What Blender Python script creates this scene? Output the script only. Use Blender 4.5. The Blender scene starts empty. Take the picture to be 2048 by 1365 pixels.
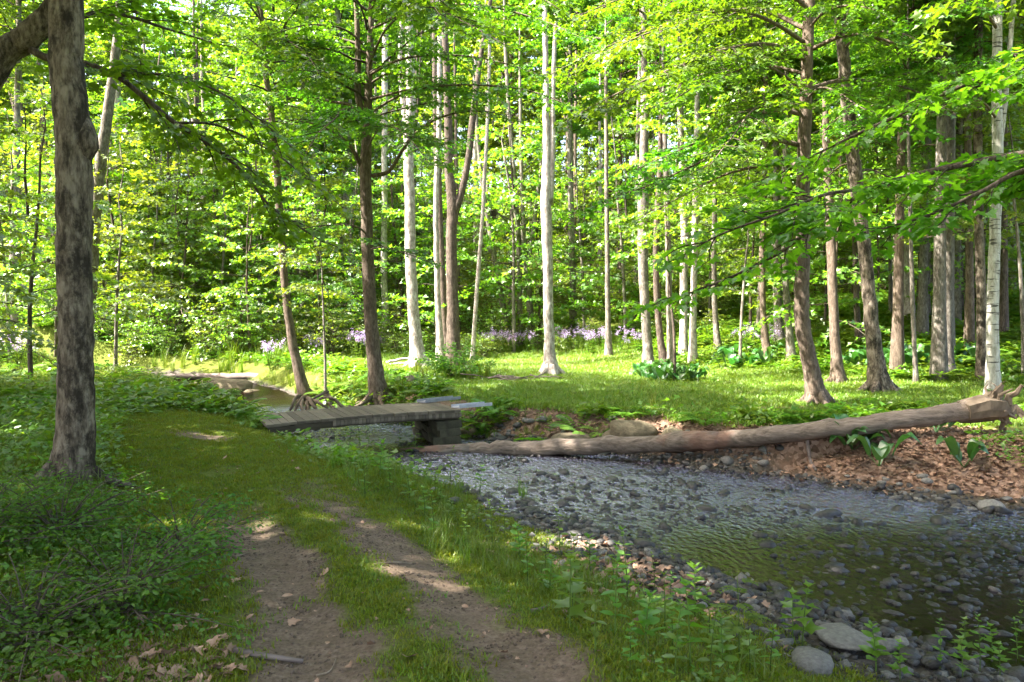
import bpy, math, random
import numpy as np
from mathutils import Vector, Euler, noise as mnoise

# ------------------------------------------------------------------ camera, sky, sun, exposure
SC = bpy.context.scene
COL = SC.collection
CAM_Z, FPX, HOR = 1.6, 1479.0, 640.0
PITCH = math.atan((682.5 - HOR) / FPX)
cam_d = bpy.data.cameras.new('camera'); cam_d.lens = 26.0; cam_d.sensor_width = 36.0
cam_d.clip_start = 0.05; cam_d.clip_end = 1500
cam = bpy.data.objects.new('camera', cam_d); COL.objects.link(cam)
cam.location = (0, 0, CAM_Z); cam.rotation_euler = (math.pi / 2 - PITCH, 0, 0)
SC.camera = cam

SUN_EL = math.radians(54); SUN_AZ = math.atan2(-0.97, -0.18)
TO_SUN = Vector((math.sin(SUN_AZ) * math.cos(SUN_EL), math.cos(SUN_AZ) * math.cos(SUN_EL), math.sin(SUN_EL)))
world = bpy.data.worlds.new('World'); SC.world = world; world.use_nodes = True
wn = world.node_tree.nodes; wl = world.node_tree.links
for n in list(wn): wn.remove(n)
sky = wn.new('ShaderNodeTexSky'); sky.sky_type = 'NISHITA'; sky.sun_disc = False
sky.sun_elevation = SUN_EL; sky.sun_rotation = SUN_AZ; sky.air_density = 1.0; sky.dust_density = 6.0; sky.ozone_density = 0.4
bg = wn.new('ShaderNodeBackground'); bg.inputs['Strength'].default_value = 0.15
wo = wn.new('ShaderNodeOutputWorld'); wl.new(sky.outputs[0], bg.inputs[0]); wl.new(bg.outputs[0], wo.inputs[0])
sun_d = bpy.data.lights.new('sun', 'SUN'); sun_d.energy = 5.0; sun_d.angle = math.radians(0.53); sun_d.color = (1.0, 0.95, 0.86)
sun = bpy.data.objects.new('sun', sun_d); COL.objects.link(sun); sun.location = (-20, 10, 40)
sun.rotation_euler = TO_SUN.to_track_quat('Z', 'Y').to_euler()
vs = SC.view_settings; vs.view_transform = 'Standard'; vs.look = 'None'; vs.exposure = 2.78; vs.gamma = 1.0
vs.use_curve_mapping = False
SC.render.engine = 'CYCLES'
cy = SC.cycles
cy.max_bounces = 5; cy.diffuse_bounces = 2; cy.glossy_bounces = 3; cy.transmission_bounces = 3; cy.transparent_max_bounces = 6
cy.caustics_reflective = False; cy.caustics_refractive = False; cy.sample_clamp_indirect = 6.0
cy.use_denoising = True

rng = np.random.default_rng(7)
random.seed(7)

# ------------------------------------------------------------------ helpers: places
def ray(px, py):
    a = (px - 1024.0) / FPX; b = (682.5 - py) / FPX
    d = np.array([a, b * math.sin(PITCH) + math.cos(PITCH), b * math.cos(PITCH) - math.sin(PITCH)])
    return d / d[1]
def at(px, py, d):
    """the point d metres out along the line of sight through a spot of the photograph"""
    v = ray(px, py) * d
    return np.array([v[0], v[1], CAM_Z + v[2]])

def sstep(t):
    t = np.clip(t, 0, 1); return t * t * (3 - 2 * t)

def seg_dist(x, y, P, ext=0):
    """distance to a polyline P (n,2); signed by side; also the running parameter"""
    best = np.full(x.shape, 1e9); sgn = np.ones(x.shape); par = np.zeros(x.shape)
    for i in range(len(P) - 1):
        a = P[i]; b = P[i + 1]; ex, ey = b[0] - a[0], b[1] - a[1]; L2 = ex * ex + ey * ey
        t = ((x - a[0]) * ex + (y - a[1]) * ey) / L2
        lo = 0 if i else -5; hi = 1 if i < len(P) - 2 else 1 + ext
        t = np.clip(t, lo, hi)
        dx = x - a[0] - t * ex; dy = y - a[1] - t * ey
        d = np.hypot(dx, dy); m = d < best
        best = np.where(m, d, best); sgn = np.where(m, np.sign(ex * dy - ey * dx), sgn); par = np.where(m, i + np.clip(t, 0, 1), par)
    return best, sgn, par

# value noise on a grid (vectorised)
_NT = np.random.default_rng(3).random((256, 256))
def vnoise(x, y, f=1.0, o=0.0):
    x = np.asarray(x) * f + o * 17.3 + 100; y = np.asarray(y) * f + o * 9.1 + 100
    xi = np.floor(x).astype(int); yi = np.floor(y).astype(int); u = sstep(x - xi); v = sstep(y - yi)
    g = lambda a, b: _NT[a % 256, b % 256]
    return (g(xi, yi) * (1 - u) + g(xi + 1, yi) * u) * (1 - v) + (g(xi, yi + 1) * (1 - u) + g(xi + 1, yi + 1) * u) * v
def fnoise(x, y, f=1.0, o=0.0):
    return (vnoise(x, y, f, o) + 0.5 * vnoise(x, y, f * 2.1, o + 1) + 0.25 * vnoise(x, y, f * 4.3, o + 2)) / 1.75 - 0.5

# stream: centre line x, y, half width, water height
STREAM = np.array([
    (9.2, -1.2, 2.6, -.60), (6.75, 3.0, 2.6, -.58), (4.45, 6.1, 2.45, -.56), (2.65, 7.9, 2.15, -.55), (0.9, 10.0, 1.55, -.53), (-0.9, 11.45, 1.45, -.51),
    (-2.8, 13.3, 1.35, -.48), (-4.7, 16.0, 1.1, -.45), (-7.2, 19.6, 1.1, -.40), (-10.0, 23.6, 1.2, -.34), (-13.2, 25.4, 1.1, -.30), (-18.5, 26.2, 1.0, -.2), (-30, 27, .9, 0.2), (-60, 30, .9, .9)])
TRACK_A = np.array([(.95, 0.5), (.12, 3.26), (-.57, 4.83), (-1.62, 6.57), (-2.4, 7.9), (-3.2, 9.2), (-4.0, 10.5)])
TRACK_B = np.array([(.05, 0.5), (-.82, 3.26), (-1.55, 4.83), (-2.5, 6.57), (-3.4, 8.1), (-4.2, 9.6), (-4.5, 10.6)])
PATHC = (TRACK_A + TRACK_B) / 2

def stream_at(x, y):
    d, s, p = seg_dist(x, y, STREAM[:, :2], 4)
    i = np.clip(p.astype(int), 0, len(STREAM) - 2); t = p - i
    hw = STREAM[i, 2] * (1 - t) + STREAM[i + 1, 2] * t
    wz = STREAM[i, 3] * (1 - t) + STREAM[i + 1, 3] * t
    hw = hw * (1 + .35 * fnoise(x, y, .55, 5))
    return d, s, hw, wz

def land(x, y):
    z = 0.10 * fnoise(x, y, .5, 1) + 0.05 * fnoise(x, y, 1.7, 2)
    z = z + 2.1 * sstep(((x - 6.5) * .55 + (y - 18) * .42) / 11.0) * sstep((y - 12) / 6)
    z = z + 0.05 * np.clip((x - 14) + (y - 22) * .5, 0, 200) * (x > 0)
    z = z + 9.0 * sstep((y - 29 - .12 * np.abs(x - 2)) / 60) + 0.10 * np.clip(y - 36, 0, 400)
    z = z + 1.3 * sstep((-x - 12.5 - .3 * np.clip(22 - y, -10, 8) + .0 * y) / 9) * sstep((y - 6) / 6)
    z = z + 0.06 * np.clip(-x - 16, 0, 200)
    z = z + 0.18 * sstep((-x - 2.2 - .25 * np.clip(y - 4, 0, 6)) / 1.6)
    return z

def height(x, y):
    x = np.asarray(x, float); y = np.asarray(y, float)
    d, s, hw, wz = stream_at(x, y)
    L = land(x, y)
    bw = np.where(s > 0, 2.3 - 1.3 * sstep((y - 6.5) / 5), np.where(y < 10.3, 1.7, .85))
    bw = np.where(y > 16, .9, bw)
    t = (d - hw) / bw
    t = np.where((s > 0) & (y < 9), np.sign(t) * np.abs(t) ** (1 + .7 * sstep((9 - y) / 2)), t)
    bar = np.where((s > 0) & (y < 8.5), .16 * sstep((8.5 - y) / 1.5), 0)
    k = sstep(t * .9 + .02 * np.sin(x * 3))
    lip = L * k + (wz - .02 + bar * .55) * (1 - k)
    bed = wz - .02 - .17 * np.clip(1 - (d / hw) ** 2, 0, 1) + .10 * fnoise(x, y, 2.2, 7) * np.clip(d / hw, .25, 1)
    bed = bed + bar * np.clip(d / hw - .45, 0, 1)
    z = np.where(t > 0, lip, bed)
    ta = seg_dist(x, y, TRACK_A)[0]; tb = seg_dist(x, y, TRACK_B)[0]; fade = np.clip((10 - y) / 3, 0, 1)
    z = z - .05 * fade * (np.exp(-(ta / .24) ** 2) + np.exp(-(tb / .24) ** 2))
    return z
def hz(x, y): return float(height(np.array([x]), np.array([y]))[0])

_DS = np.concatenate([np.arange(1.5, 20, .04), np.arange(20, 140, .2)])
def G(px, py):
    """where the line of sight through a spot of the photograph meets the ground"""
    r = ray(px, py); X = r[0] * _DS; Y = _DS; Z = CAM_Z + r[2] * _DS
    k = np.nonzero(Z < height(X, Y))[0]
    i = k[0] if len(k) else len(_DS) - 1
    return np.array([X[i], Y[i], float(height(X[i:i+1], Y[i:i+1])[0])])

# ------------------------------------------------------------------ helpers: meshes
def mesh_np(name, V, F, mats, smooth=False, midx=None):
    """F: (n,3) or (n,4) array"""
    me = bpy.data.meshes.new(name)
    V = np.ascontiguousarray(V, np.float32); F = np.ascontiguousarray(F, np.int32); k = F.shape[1]
    me.vertices.add(len(V)); me.vertices.foreach_set('co', V.ravel())
    me.loops.add(F.size); me.loops.foreach_set('vertex_index', F.ravel())
    me.polygons.add(len(F)); me.polygons.foreach_set('loop_start', np.arange(0, F.size, k, dtype=np.int32))
    if smooth: me.polygons.foreach_set('use_smooth', np.ones(len(F), bool))
    if midx is not None: me.polygons.foreach_set('material_index', np.asarray(midx, np.int32))
    me.update(calc_edges=True)
    for m in (mats if isinstance(mats, (list, tuple)) else [mats]): me.materials.append(m)
    return me

class MB:
    """collects quads/triangles (as quads with tris padded) into one mesh"""
    def __init__(self): self.v = []; self.f = []; self.m = []; self.n = 0
    def add(self, V, F, mi=0):
        V = np.asarray(V, float); self.v.append(V)
        for f in F: self.f.append(tuple(int(i) + self.n for i in f)); self.m.append(mi)
        self.n += len(V)
    def tube(self, P, R, sides=8, mi=0, cap=True, lump=0.0, seed=0, flat=1.0):
        P = np.asarray(P, float); R = np.asarray(R, float); n = len(P)
        T = np.gradient(P, axis=0); T /= np.linalg.norm(T, axis=1)[:, None] + 1e-9
        ref = np.array([0, 0, 1.0]) if abs(T[0][2]) < .8 else np.array([0, 1.0, 0])
        a = np.arange(sides) / sides * 2 * math.pi; V = np.empty((n, sides, 3))
        rs = np.random.default_rng(seed)
        ph = rs.random(4) * 6.28
        for i in range(n):
            u = np.cross(T[i], ref); u /= np.linalg.norm(u) + 1e-9; w = np.cross(u, T[i])
            rr = R[i] * (1 + lump * (np.sin(2 * a + ph[0] + i * .11) + .6 * np.sin(3 * a + ph[1] + i * .16) + .5 * np.sin(5 * a + ph[2] - i * .1)) * .5
                         + lump * .5 * (rs.random(sides) - .5))
            V[i] = P[i] + (np.cos(a) * rr)[:, None] * u + (np.sin(a) * rr * flat)[:, None] * w
        F = []
        for i in range(n - 1):
            for j in range(sides):
                k = (j + 1) % sides
                F.append((i * sides + j, i * sides + k, (i + 1) * sides + k, (i + 1) * sides + j))
        if cap:
            F.append(tuple(range(sides - 1, -1, -1))); F.append(tuple((n - 1) * sides + j for j in range(sides)))
        self.add(V.reshape(-1, 3), F, mi)
    def box(self, c, s, rz=0, mi=0, tilt=None, jit=0):
        c = np.asarray(c, float); h = np.asarray(s, float) / 2
        V = np.array([(x, y, z) for z in (-1, 1) for y in (-1, 1) for x in (-1, 1)]) * h
        if jit: V = V + (np.random.default_rng(self.n + 1).random(V.shape) - .5) * jit
        E = Euler((tilt[0], tilt[1], rz) if tilt else (0, 0, rz)).to_matrix()
        V = V @ np.array(E).T + c
        self.add(V, [(0, 2, 3, 1), (4, 5, 7, 6), (0, 1, 5, 4), (2, 6, 7, 3), (0, 4, 6, 2), (1, 3, 7, 5)], mi)
    def mesh(self, name, mats, smooth=False):
        me = bpy.data.meshes.new(name)
        me.from_pydata(np.concatenate(self.v).tolist(), [], self.f)
        for m in (mats if isinstance(mats, (list, tuple)) else [mats]): me.materials.append(m)
        me.polygons.foreach_set('material_index', np.array(self.m, np.int32))
        if smooth: me.polygons.foreach_set('use_smooth', np.ones(len(self.f), bool))
        me.update(); return me

def link(name, me, parent=None, loc=None, rot=None, scl=None):
    o = bpy.data.objects.new(name, me); COL.objects.link(o)
    if parent is not None: o.parent = parent
    if loc is not None: o.location = [float(q) for q in loc]
    if rot is not None: o.rotation_euler = rot
    if scl is not None: o.scale = (scl,) * 3 if np.isscalar(scl) else [float(q) for q in scl]
    return o
def tag(o, label, cat, group=None):
    o['label'] = label; o['category'] = cat
    if group: o['group'] = group
    return o
def thing(name, label, cat, loc, group=None, rz=0.0):
    return tag(link(name, None, None, loc, (0, 0, rz)), label, cat, group)

def catmull(P, n):
    """smooth curve of n points per span through P (k,m)"""
    P = np.asarray(P, float); Q = np.vstack([2 * P[0] - P[1], P, 2 * P[-1] - P[-2]]); out = []
    for i in range(1, len(Q) - 2):
        t = np.linspace(0, 1, n, endpoint=False)[:, None]
        a, b, c, d = Q[i - 1], Q[i], Q[i + 1], Q[i + 2]
        out.append(.5 * ((2 * b) + (-a + c) * t + (2 * a - 5 * b + 4 * c - d) * t ** 2 + (-a + 3 * b - 3 * c + d) * t ** 3))
    return np.vstack(out + [P[-1:]])

# ------------------------------------------------------------------ materials
def new_mat(name):
    m = bpy.data.materials.new(name); m.use_nodes = True; nt = m.node_tree
    for n in list(nt.nodes): nt.nodes.remove(n)
    out = nt.nodes.new('ShaderNodeOutputMaterial')
    return m, nt, out
def N(nt, kind, **kw):
    n = nt.nodes.new('ShaderNode' + kind)
    for k, v in kw.items():
        if k.startswith('i_'): n.inputs[k[2:].replace('_', ' ')].default_value = v
        else: setattr(n, k, v)
    return n
def ramp(nt, stops, fac):
    r = nt.nodes.new('ShaderNodeValToRGB'); e = r.color_ramp.elements
    while len(e) < len(stops): e.new(.5)
    for q, (p, c) in zip(e, stops): q.position = p; q.color = (*c, 1) if len(c) == 3 else c
    nt.links.new(fac, r.inputs[0]); return r
def mixc(nt, f, a, b, mode='MIX'):
    m = nt.nodes.new('ShaderNodeMix'); m.data_type = 'RGBA'; m.blend_type = mode
    for s, v in ((0, f), (6, a), (7, b)):
        if isinstance(v, (int, float)): m.inputs[s].default_value = v
        elif isinstance(v, tuple): m.inputs[s].default_value = (*v, 1)
        else: nt.links.new(v, m.inputs[s])
    return m.outputs[2]
def math_(nt, op, a, b=0.0, clamp=False):
    m = nt.nodes.new('ShaderNodeMath'); m.operation = op; m.use_clamp = clamp
    for s, v in ((0, a), (1, b)):
        if isinstance(v, (int, float)): m.inputs[s].default_value = v
        else: nt.links.new(v, m.inputs[s])
    return m.outputs[0]

def leaf_mat(name, dark, light, trans, tr=.5, gloss=.05):
    m, nt, out = new_mat(name)
    geo = N(nt, 'NewGeometry'); oi = N(nt, 'ObjectInfo')
    r = ramp(nt, [(0, dark), (1, light)], geo.outputs['Random Per Island'])
    hs = N(nt, 'HueSaturation'); nt.links.new(r.outputs[0], hs.inputs['Color'])
    nt.links.new(math_(nt, 'ADD', math_(nt, 'MULTIPLY', oi.outputs['Random'], .05), .475), hs.inputs['Hue'])
    nt.links.new(math_(nt, 'ADD', math_(nt, 'MULTIPLY', oi.outputs['Random'], .35), .82), hs.inputs['Value'])
    d = N(nt, 'BsdfDiffuse'); nt.links.new(hs.outputs[0], d.inputs[0])
    t = N(nt, 'BsdfTranslucent')
    tc = mixc(nt, 1.0, hs.outputs[0], trans, 'MULTIPLY'); nt.links.new(tc, t.inputs[0])
    mx = N(nt, 'MixShader'); mx.inputs[0].default_value = tr
    nt.links.new(d.outputs[0], mx.inputs[1]); nt.links.new(t.outputs[0], mx.inputs[2])
    g = N(nt, 'BsdfGlossy'); g.inputs['Roughness'].default_value = .42; g.inputs[0].default_value = (.9, .95, .9, 1)
    m2 = N(nt, 'MixShader'); m2.inputs[0].default_value = gloss
    nt.links.new(mx.outputs[0], m2.inputs[1]); nt.links.new(g.outputs[0], m2.inputs[2])
    nt.links.new(m2.outputs[0], out.inputs[0]); return m

def bark_mat(name, base, dark, pale, blotch=.5, fine=14.0, blotch_scale=2.2, stretch=.28, lent=False):
    m, nt, out = new_mat(name)
    tc = N(nt, 'TexCoord'); mp = N(nt, 'Mapping'); mp.inputs['Scale'].default_value = (1, 1, stretch)
    nt.links.new(tc.outputs['Object'], mp.inputs[0])
    oi = N(nt, 'ObjectInfo')
    add = N(nt, 'VectorMath', operation='ADD'); nt.links.new(mp.outputs[0], add.inputs[0])
    sc = N(nt, 'VectorMath', operation='SCALE'); sc.inputs[0].default_value = (31, 17, 9); nt.links.new(oi.outputs['Random'], sc.inputs['Scale'])
    nt.links.new(sc.outputs[0], add.inputs[1]); co = add.outputs[0]
    n1 = N(nt, 'TexNoise'); n1.inputs['Scale'].default_value = fine; n1.inputs['Detail'].default_value = 6; n1.inputs['Roughness'].default_value = .65; nt.links.new(co, n1.inputs[0])
    mp2 = N(nt, 'Mapping'); mp2.inputs['Scale'].default_value = (1.6, 1.6, 1.0); nt.links.new(tc.outputs['Object'], mp2.inputs[0])
    add2 = N(nt, 'VectorMath', operation='ADD'); nt.links.new(mp2.outputs[0], add2.inputs[0]); nt.links.new(sc.outputs[0], add2.inputs[1])
    n2 = N(nt, 'TexNoise'); n2.inputs['Scale'].default_value = blotch_scale; n2.inputs['Detail'].default_value = 9; n2.inputs['Roughness'].default_value = .76; nt.links.new(add2.outputs[0], n2.inputs[0])
    vo = N(nt, 'TexVoronoi', feature='DISTANCE_TO_EDGE'); vo.inputs['Scale'].default_value = fine * 1.3; nt.links.new(co, vo.inputs[0])
    c1 = ramp(nt, [(.34, dark), (.5, base), (.66, pale)], n1.outputs[0])
    bl = ramp(nt, [(.47, (0, 0, 0)), (.58, (1, 1, 1))], n2.outputs[0])
    f = math_(nt, 'MULTIPLY', bl.outputs[0], blotch)
    c2 = mixc(nt, f, c1.outputs[0], tuple(q * .55 for q in dark))
    cr = ramp(nt, [(.0, (0, 0, 0)), (.12, (1, 1, 1))], vo.outputs[0])
    c3 = mixc(nt, math_(nt, 'SUBTRACT', .22, math_(nt, 'MULTIPLY', cr.outputs[0], .22)), c2, tuple(q * .6 for q in dark))
    lich = N(nt, 'TexNoise'); lich.inputs['Scale'].default_value = 5; lich.inputs['Detail'].default_value = 4; nt.links.new(add2.outputs[0], lich.inputs[0])
    lr = ramp(nt, [(.6, (0, 0, 0)), (.68, (.6, .6, .6))], lich.outputs[0])
    c4 = mixc(nt, lr.outputs[0], c3, tuple(min(1, q * 1.15) for q in pale))
    col = c4
    if lent:
        mp3 = N(nt, 'Mapping'); mp3.inputs['Scale'].default_value = (1.2, 1.2, 7); nt.links.new(tc.outputs['Object'], mp3.inputs[0])
        n3 = N(nt, 'TexNoise'); n3.inputs['Scale'].default_value = 3.0; n3.inputs['Detail'].default_value = 3; nt.links.new(mp3.outputs[0], n3.inputs[0])
        l3 = ramp(nt, [(.60, (0, 0, 0)), (.66, (1, 1, 1))], n3.outputs[0])
        col = mixc(nt, math_(nt, 'MULTIPLY', l3.outputs[0], .85), c4, (.03, .026, .022))
    b = N(nt, 'BsdfPrincipled'); b.inputs['Roughness'].default_value = .9; b.inputs['Specular IOR Level'].default_value = .2
    nt.links.new(col, b.inputs['Base Color'])
    h = math_(nt, 'ADD', n1.outputs[0], math_(nt, 'MULTIPLY', cr.outputs[0], .12))
    bp = N(nt, 'Bump'); bp.inputs['Strength'].default_value = .8; bp.inputs['Distance'].default_value = .02
    nt.links.new(h, bp.inputs['Height']); nt.links.new(bp.outputs[0], b.inputs['Normal'])
    nt.links.new(b.outputs[0], out.inputs[0]); return m

def plain_mat(name, c1, c2, scale=8.0, rough=.9, bump=.4, spec=.2, dist=.01, rand=True, stretch=(1, 1, 1)):
    m, nt, out = new_mat(name)
    tc = N(nt, 'TexCoord'); mp = N(nt, 'Mapping'); mp.inputs['Scale'].default_value = stretch; nt.links.new(tc.outputs['Object'], mp.inputs[0])
    n1 = N(nt, 'TexNoise'); n1.inputs['Scale'].default_value = scale; n1.inputs['Detail'].default_value = 7; n1.inputs['Roughness'].default_value = .65
    nt.links.new(mp.outputs[0], n1.inputs[0])
    r = ramp(nt, [(.3, c1), (.7, c2)], n1.outputs[0]); col = r.outputs[0]
    if rand:
        oi = N(nt, 'ObjectInfo'); hs = N(nt, 'HueSaturation'); nt.links.new(col, hs.inputs['Color'])
        nt.links.new(math_(nt, 'ADD', math_(nt, 'MULTIPLY', oi.outputs['Random'], .7), .65), hs.inputs['Value']); col = hs.outputs[0]
    b = N(nt, 'BsdfPrincipled'); b.inputs['Roughness'].default_value = rough; b.inputs['Specular IOR Level'].default_value = spec
    nt.links.new(col, b.inputs['Base Color'])
    bp = N(nt, 'Bump'); bp.inputs['Strength'].default_value = bump; bp.inputs['Distance'].default_value = dist
    nt.links.new(n1.outputs[0], bp.inputs['Height']); nt.links.new(bp.outputs[0], b.inputs['Normal'])
    nt.links.new(b.outputs[0], out.inputs[0]); return m

M = {}
M['leaf'] = leaf_mat('maple_leaf', (.050, .135, .006), (.10, .235, .010), (1.95, 1.75, .8), .5, .07)
M['leaf_far'] = leaf_mat('forest_leaf', (.060, .14, .008), (.145, .275, .015), (1.9, 1.65, .85), .6, .085)
M['leaf_low'] = leaf_mat('understory_leaf', (.080, .17, .008), (.185, .305, .018), (1.8, 1.6, .85), .6, .085)
M['leaf_shrub'] = leaf_mat('shrub_leaf', (.05, .125, .010), (.105, .215, .018), (1.7, 1.6, .8), .45, .03)
M['grass'] = leaf_mat('grass_blade', (.085, .15, .008), (.165, .24, .016), (1.6, 1.5, .7), .4, .04)
M['herb'] = leaf_mat('herb_leaf', (.075, .165, .009), (.15, .27, .02), (1.7, 1.6, .8), .45, .05)
M['cabbage'] = leaf_mat('broad_leaf', (.03, .105, .02), (.055, .15, .028), (1.6, 1.6, .8), .35, .09)
M['stem'] = plain_mat('green_stem', (.06, .11, .02), (.10, .15, .03), 6)
M['petal'] = leaf_mat('lilac_petal', (.42, .30, .58), (.66, .53, .78), (1.1, 1.0, 1.1), .4, .02)
M['bark_mottled'] = bark_mat('mottled_bark', (.165, .13, .098), (.042, .033, .025), (.27, .228, .18), .9, 24, 2.6)
M['bark_grey'] = bark_mat('grey_bark', (.205, .178, .148), (.09, .074, .06), (.31, .28, .24), .5, 26, 3.4)
M['bark_brown'] = bark_mat('brown_bark', (.155, .115, .086), (.07, .05, .037), (.225, .178, .14), .4, 26, 3.4)
M['bark_dark'] = bark_mat('dark_bark', (.12, .09, .07), (.05, .037, .029), (.18, .145, .12), .5, 26, 3.2)
M['bark_pale'] = bark_mat('pale_bark', (.43, .38, .34), (.22, .18, .15), (.60, .56, .52), .6, 22, 4.6)
M['bark_birch'] = bark_mat('birch_bark', (.44, .42, .37), (.26, .24, .20), (.56, .54, .50), .2, 16, 2.6, lent=True)
M['twig'] = plain_mat('twig_wood', (.05, .04, .03), (.11, .085, .065), 20)
M['root'] = plain_mat('root_wood', (.12, .085, .06), (.24, .19, .14), 9, stretch=(1, 1, .5))
M['log'] = plain_mat('barkless_log', (.085, .064, .048), (.28, .222, .18), 8.0, .85, .9, .2, .03, False, (.35, 2.6, 2.6))
def rot_patches(m, spans):
    """red rotten wood where the bark has gone, in ragged stretches along the log"""
    nt = m.node_tree; b = [n for n in nt.nodes if n.type == 'BSDF_PRINCIPLED'][0]; src = b.inputs['Base Color'].links[0].from_socket
    tc = N(nt, 'TexCoord'); sp = N(nt, 'SeparateXYZ'); nt.links.new(tc.outputs['Object'], sp.inputs[0])
    nz = N(nt, 'TexNoise'); nz.inputs['Scale'].default_value = 3.2; nz.inputs['Detail'].default_value = 6; nt.links.new(tc.outputs['Object'], nz.inputs[0])
    for x0, w in spans:
        d = math_(nt, 'ABSOLUTE', math_(nt, 'SUBTRACT', sp.outputs[0], x0)); k = math_(nt, 'SUBTRACT', 1.0, math_(nt, 'DIVIDE', d, w))
        k = math_(nt, 'MULTIPLY', math_(nt, 'ADD', k, math_(nt, 'MULTIPLY', math_(nt, 'SUBTRACT', nz.outputs[0], .55), 3.2)), 1.6, True)
        src = mixc(nt, math_(nt, 'MULTIPLY', k, .55), src, (.26, .13, .088))
    nt.links.new(src, b.inputs['Base Color'])
M['log_red'] = plain_mat('rotten_log', (.13, .065, .042), (.36, .23, .17), 8.0, .85, .7, .2, .02, False, (.45, 2.6, 2.6))
M['log_grey'] = plain_mat('weathered_log', (.10, .075, .065), (.25, .20, .18), 5.0, .9, .6, .2, .02, False, (.5, 2.5, 2.5))
M['plank'] = plain_mat('weathered_plank', (.085, .068, .048), (.175, .15, .115), 4, .85, .5, .25, .006, True, (1, 8, 4))
M['beam'] = plain_mat('dark_timber', (.05, .042, .03), (.11, .09, .065), 5, stretch=(1, 4, 4))
M['block'] = plain_mat('mossy_block', (.035, .032, .022), (.085, .08, .05), 6)
M['ramp'] = plain_mat('grey_metal_board', (.22, .22, .25), (.36, .36, .40), 7, .55, .2, .4)
M['stone'] = plain_mat('river_stone', (.075, .07, .062), (.19, .178, .16), 5, .6, .5, .4, .02)
M['stone_wet'] = plain_mat('wet_stone', (.014, .012, .011), (.05, .045, .041), 6, .38, .5, .4, .02)
M['boulder'] = plain_mat('mossy_boulder', (.085, .065, .042), (.23, .19, .12), 3.5, .85, .8, .2, .04)
M['litter'] = plain_mat('dead_leaf', (.20, .115, .07), (.36, .235, .165), 9, .8, .2, .2, .01)
M['crumb'] = plain_mat('soil_crumb', (.075, .053, .038), (.19, .14, .105), 3, .95, .3)
M['lawn'] = leaf_mat('lawn_blade', (.095, .185, .009), (.20, .29, .026), (1.4, 1.35, .7), .4, .04)
M['moss'] = leaf_mat('moss_blade', (.11, .16, .009), (.21, .245, .02), (1.5, 1.4, .7), .4, .02)
M['leaf_near'] = leaf_mat('near_maple_leaf', (.085, .20, .008), (.14, .30, .014), (1.7, 1.6, .8), .58, .04)
M['white'] = plain_mat('white_wall', (.68, .67, .66), (.82, .81, .80), 3, rand=False, bump=.1)
M['roof'] = plain_mat('dark_roof', (.06, .055, .05), (.12, .11, .10), 6, rand=False)
M['glass'] = plain_mat('window_glass', (.02, .022, .025), (.04, .045, .05), 2, .08, 0, .6, rand=False)

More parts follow.
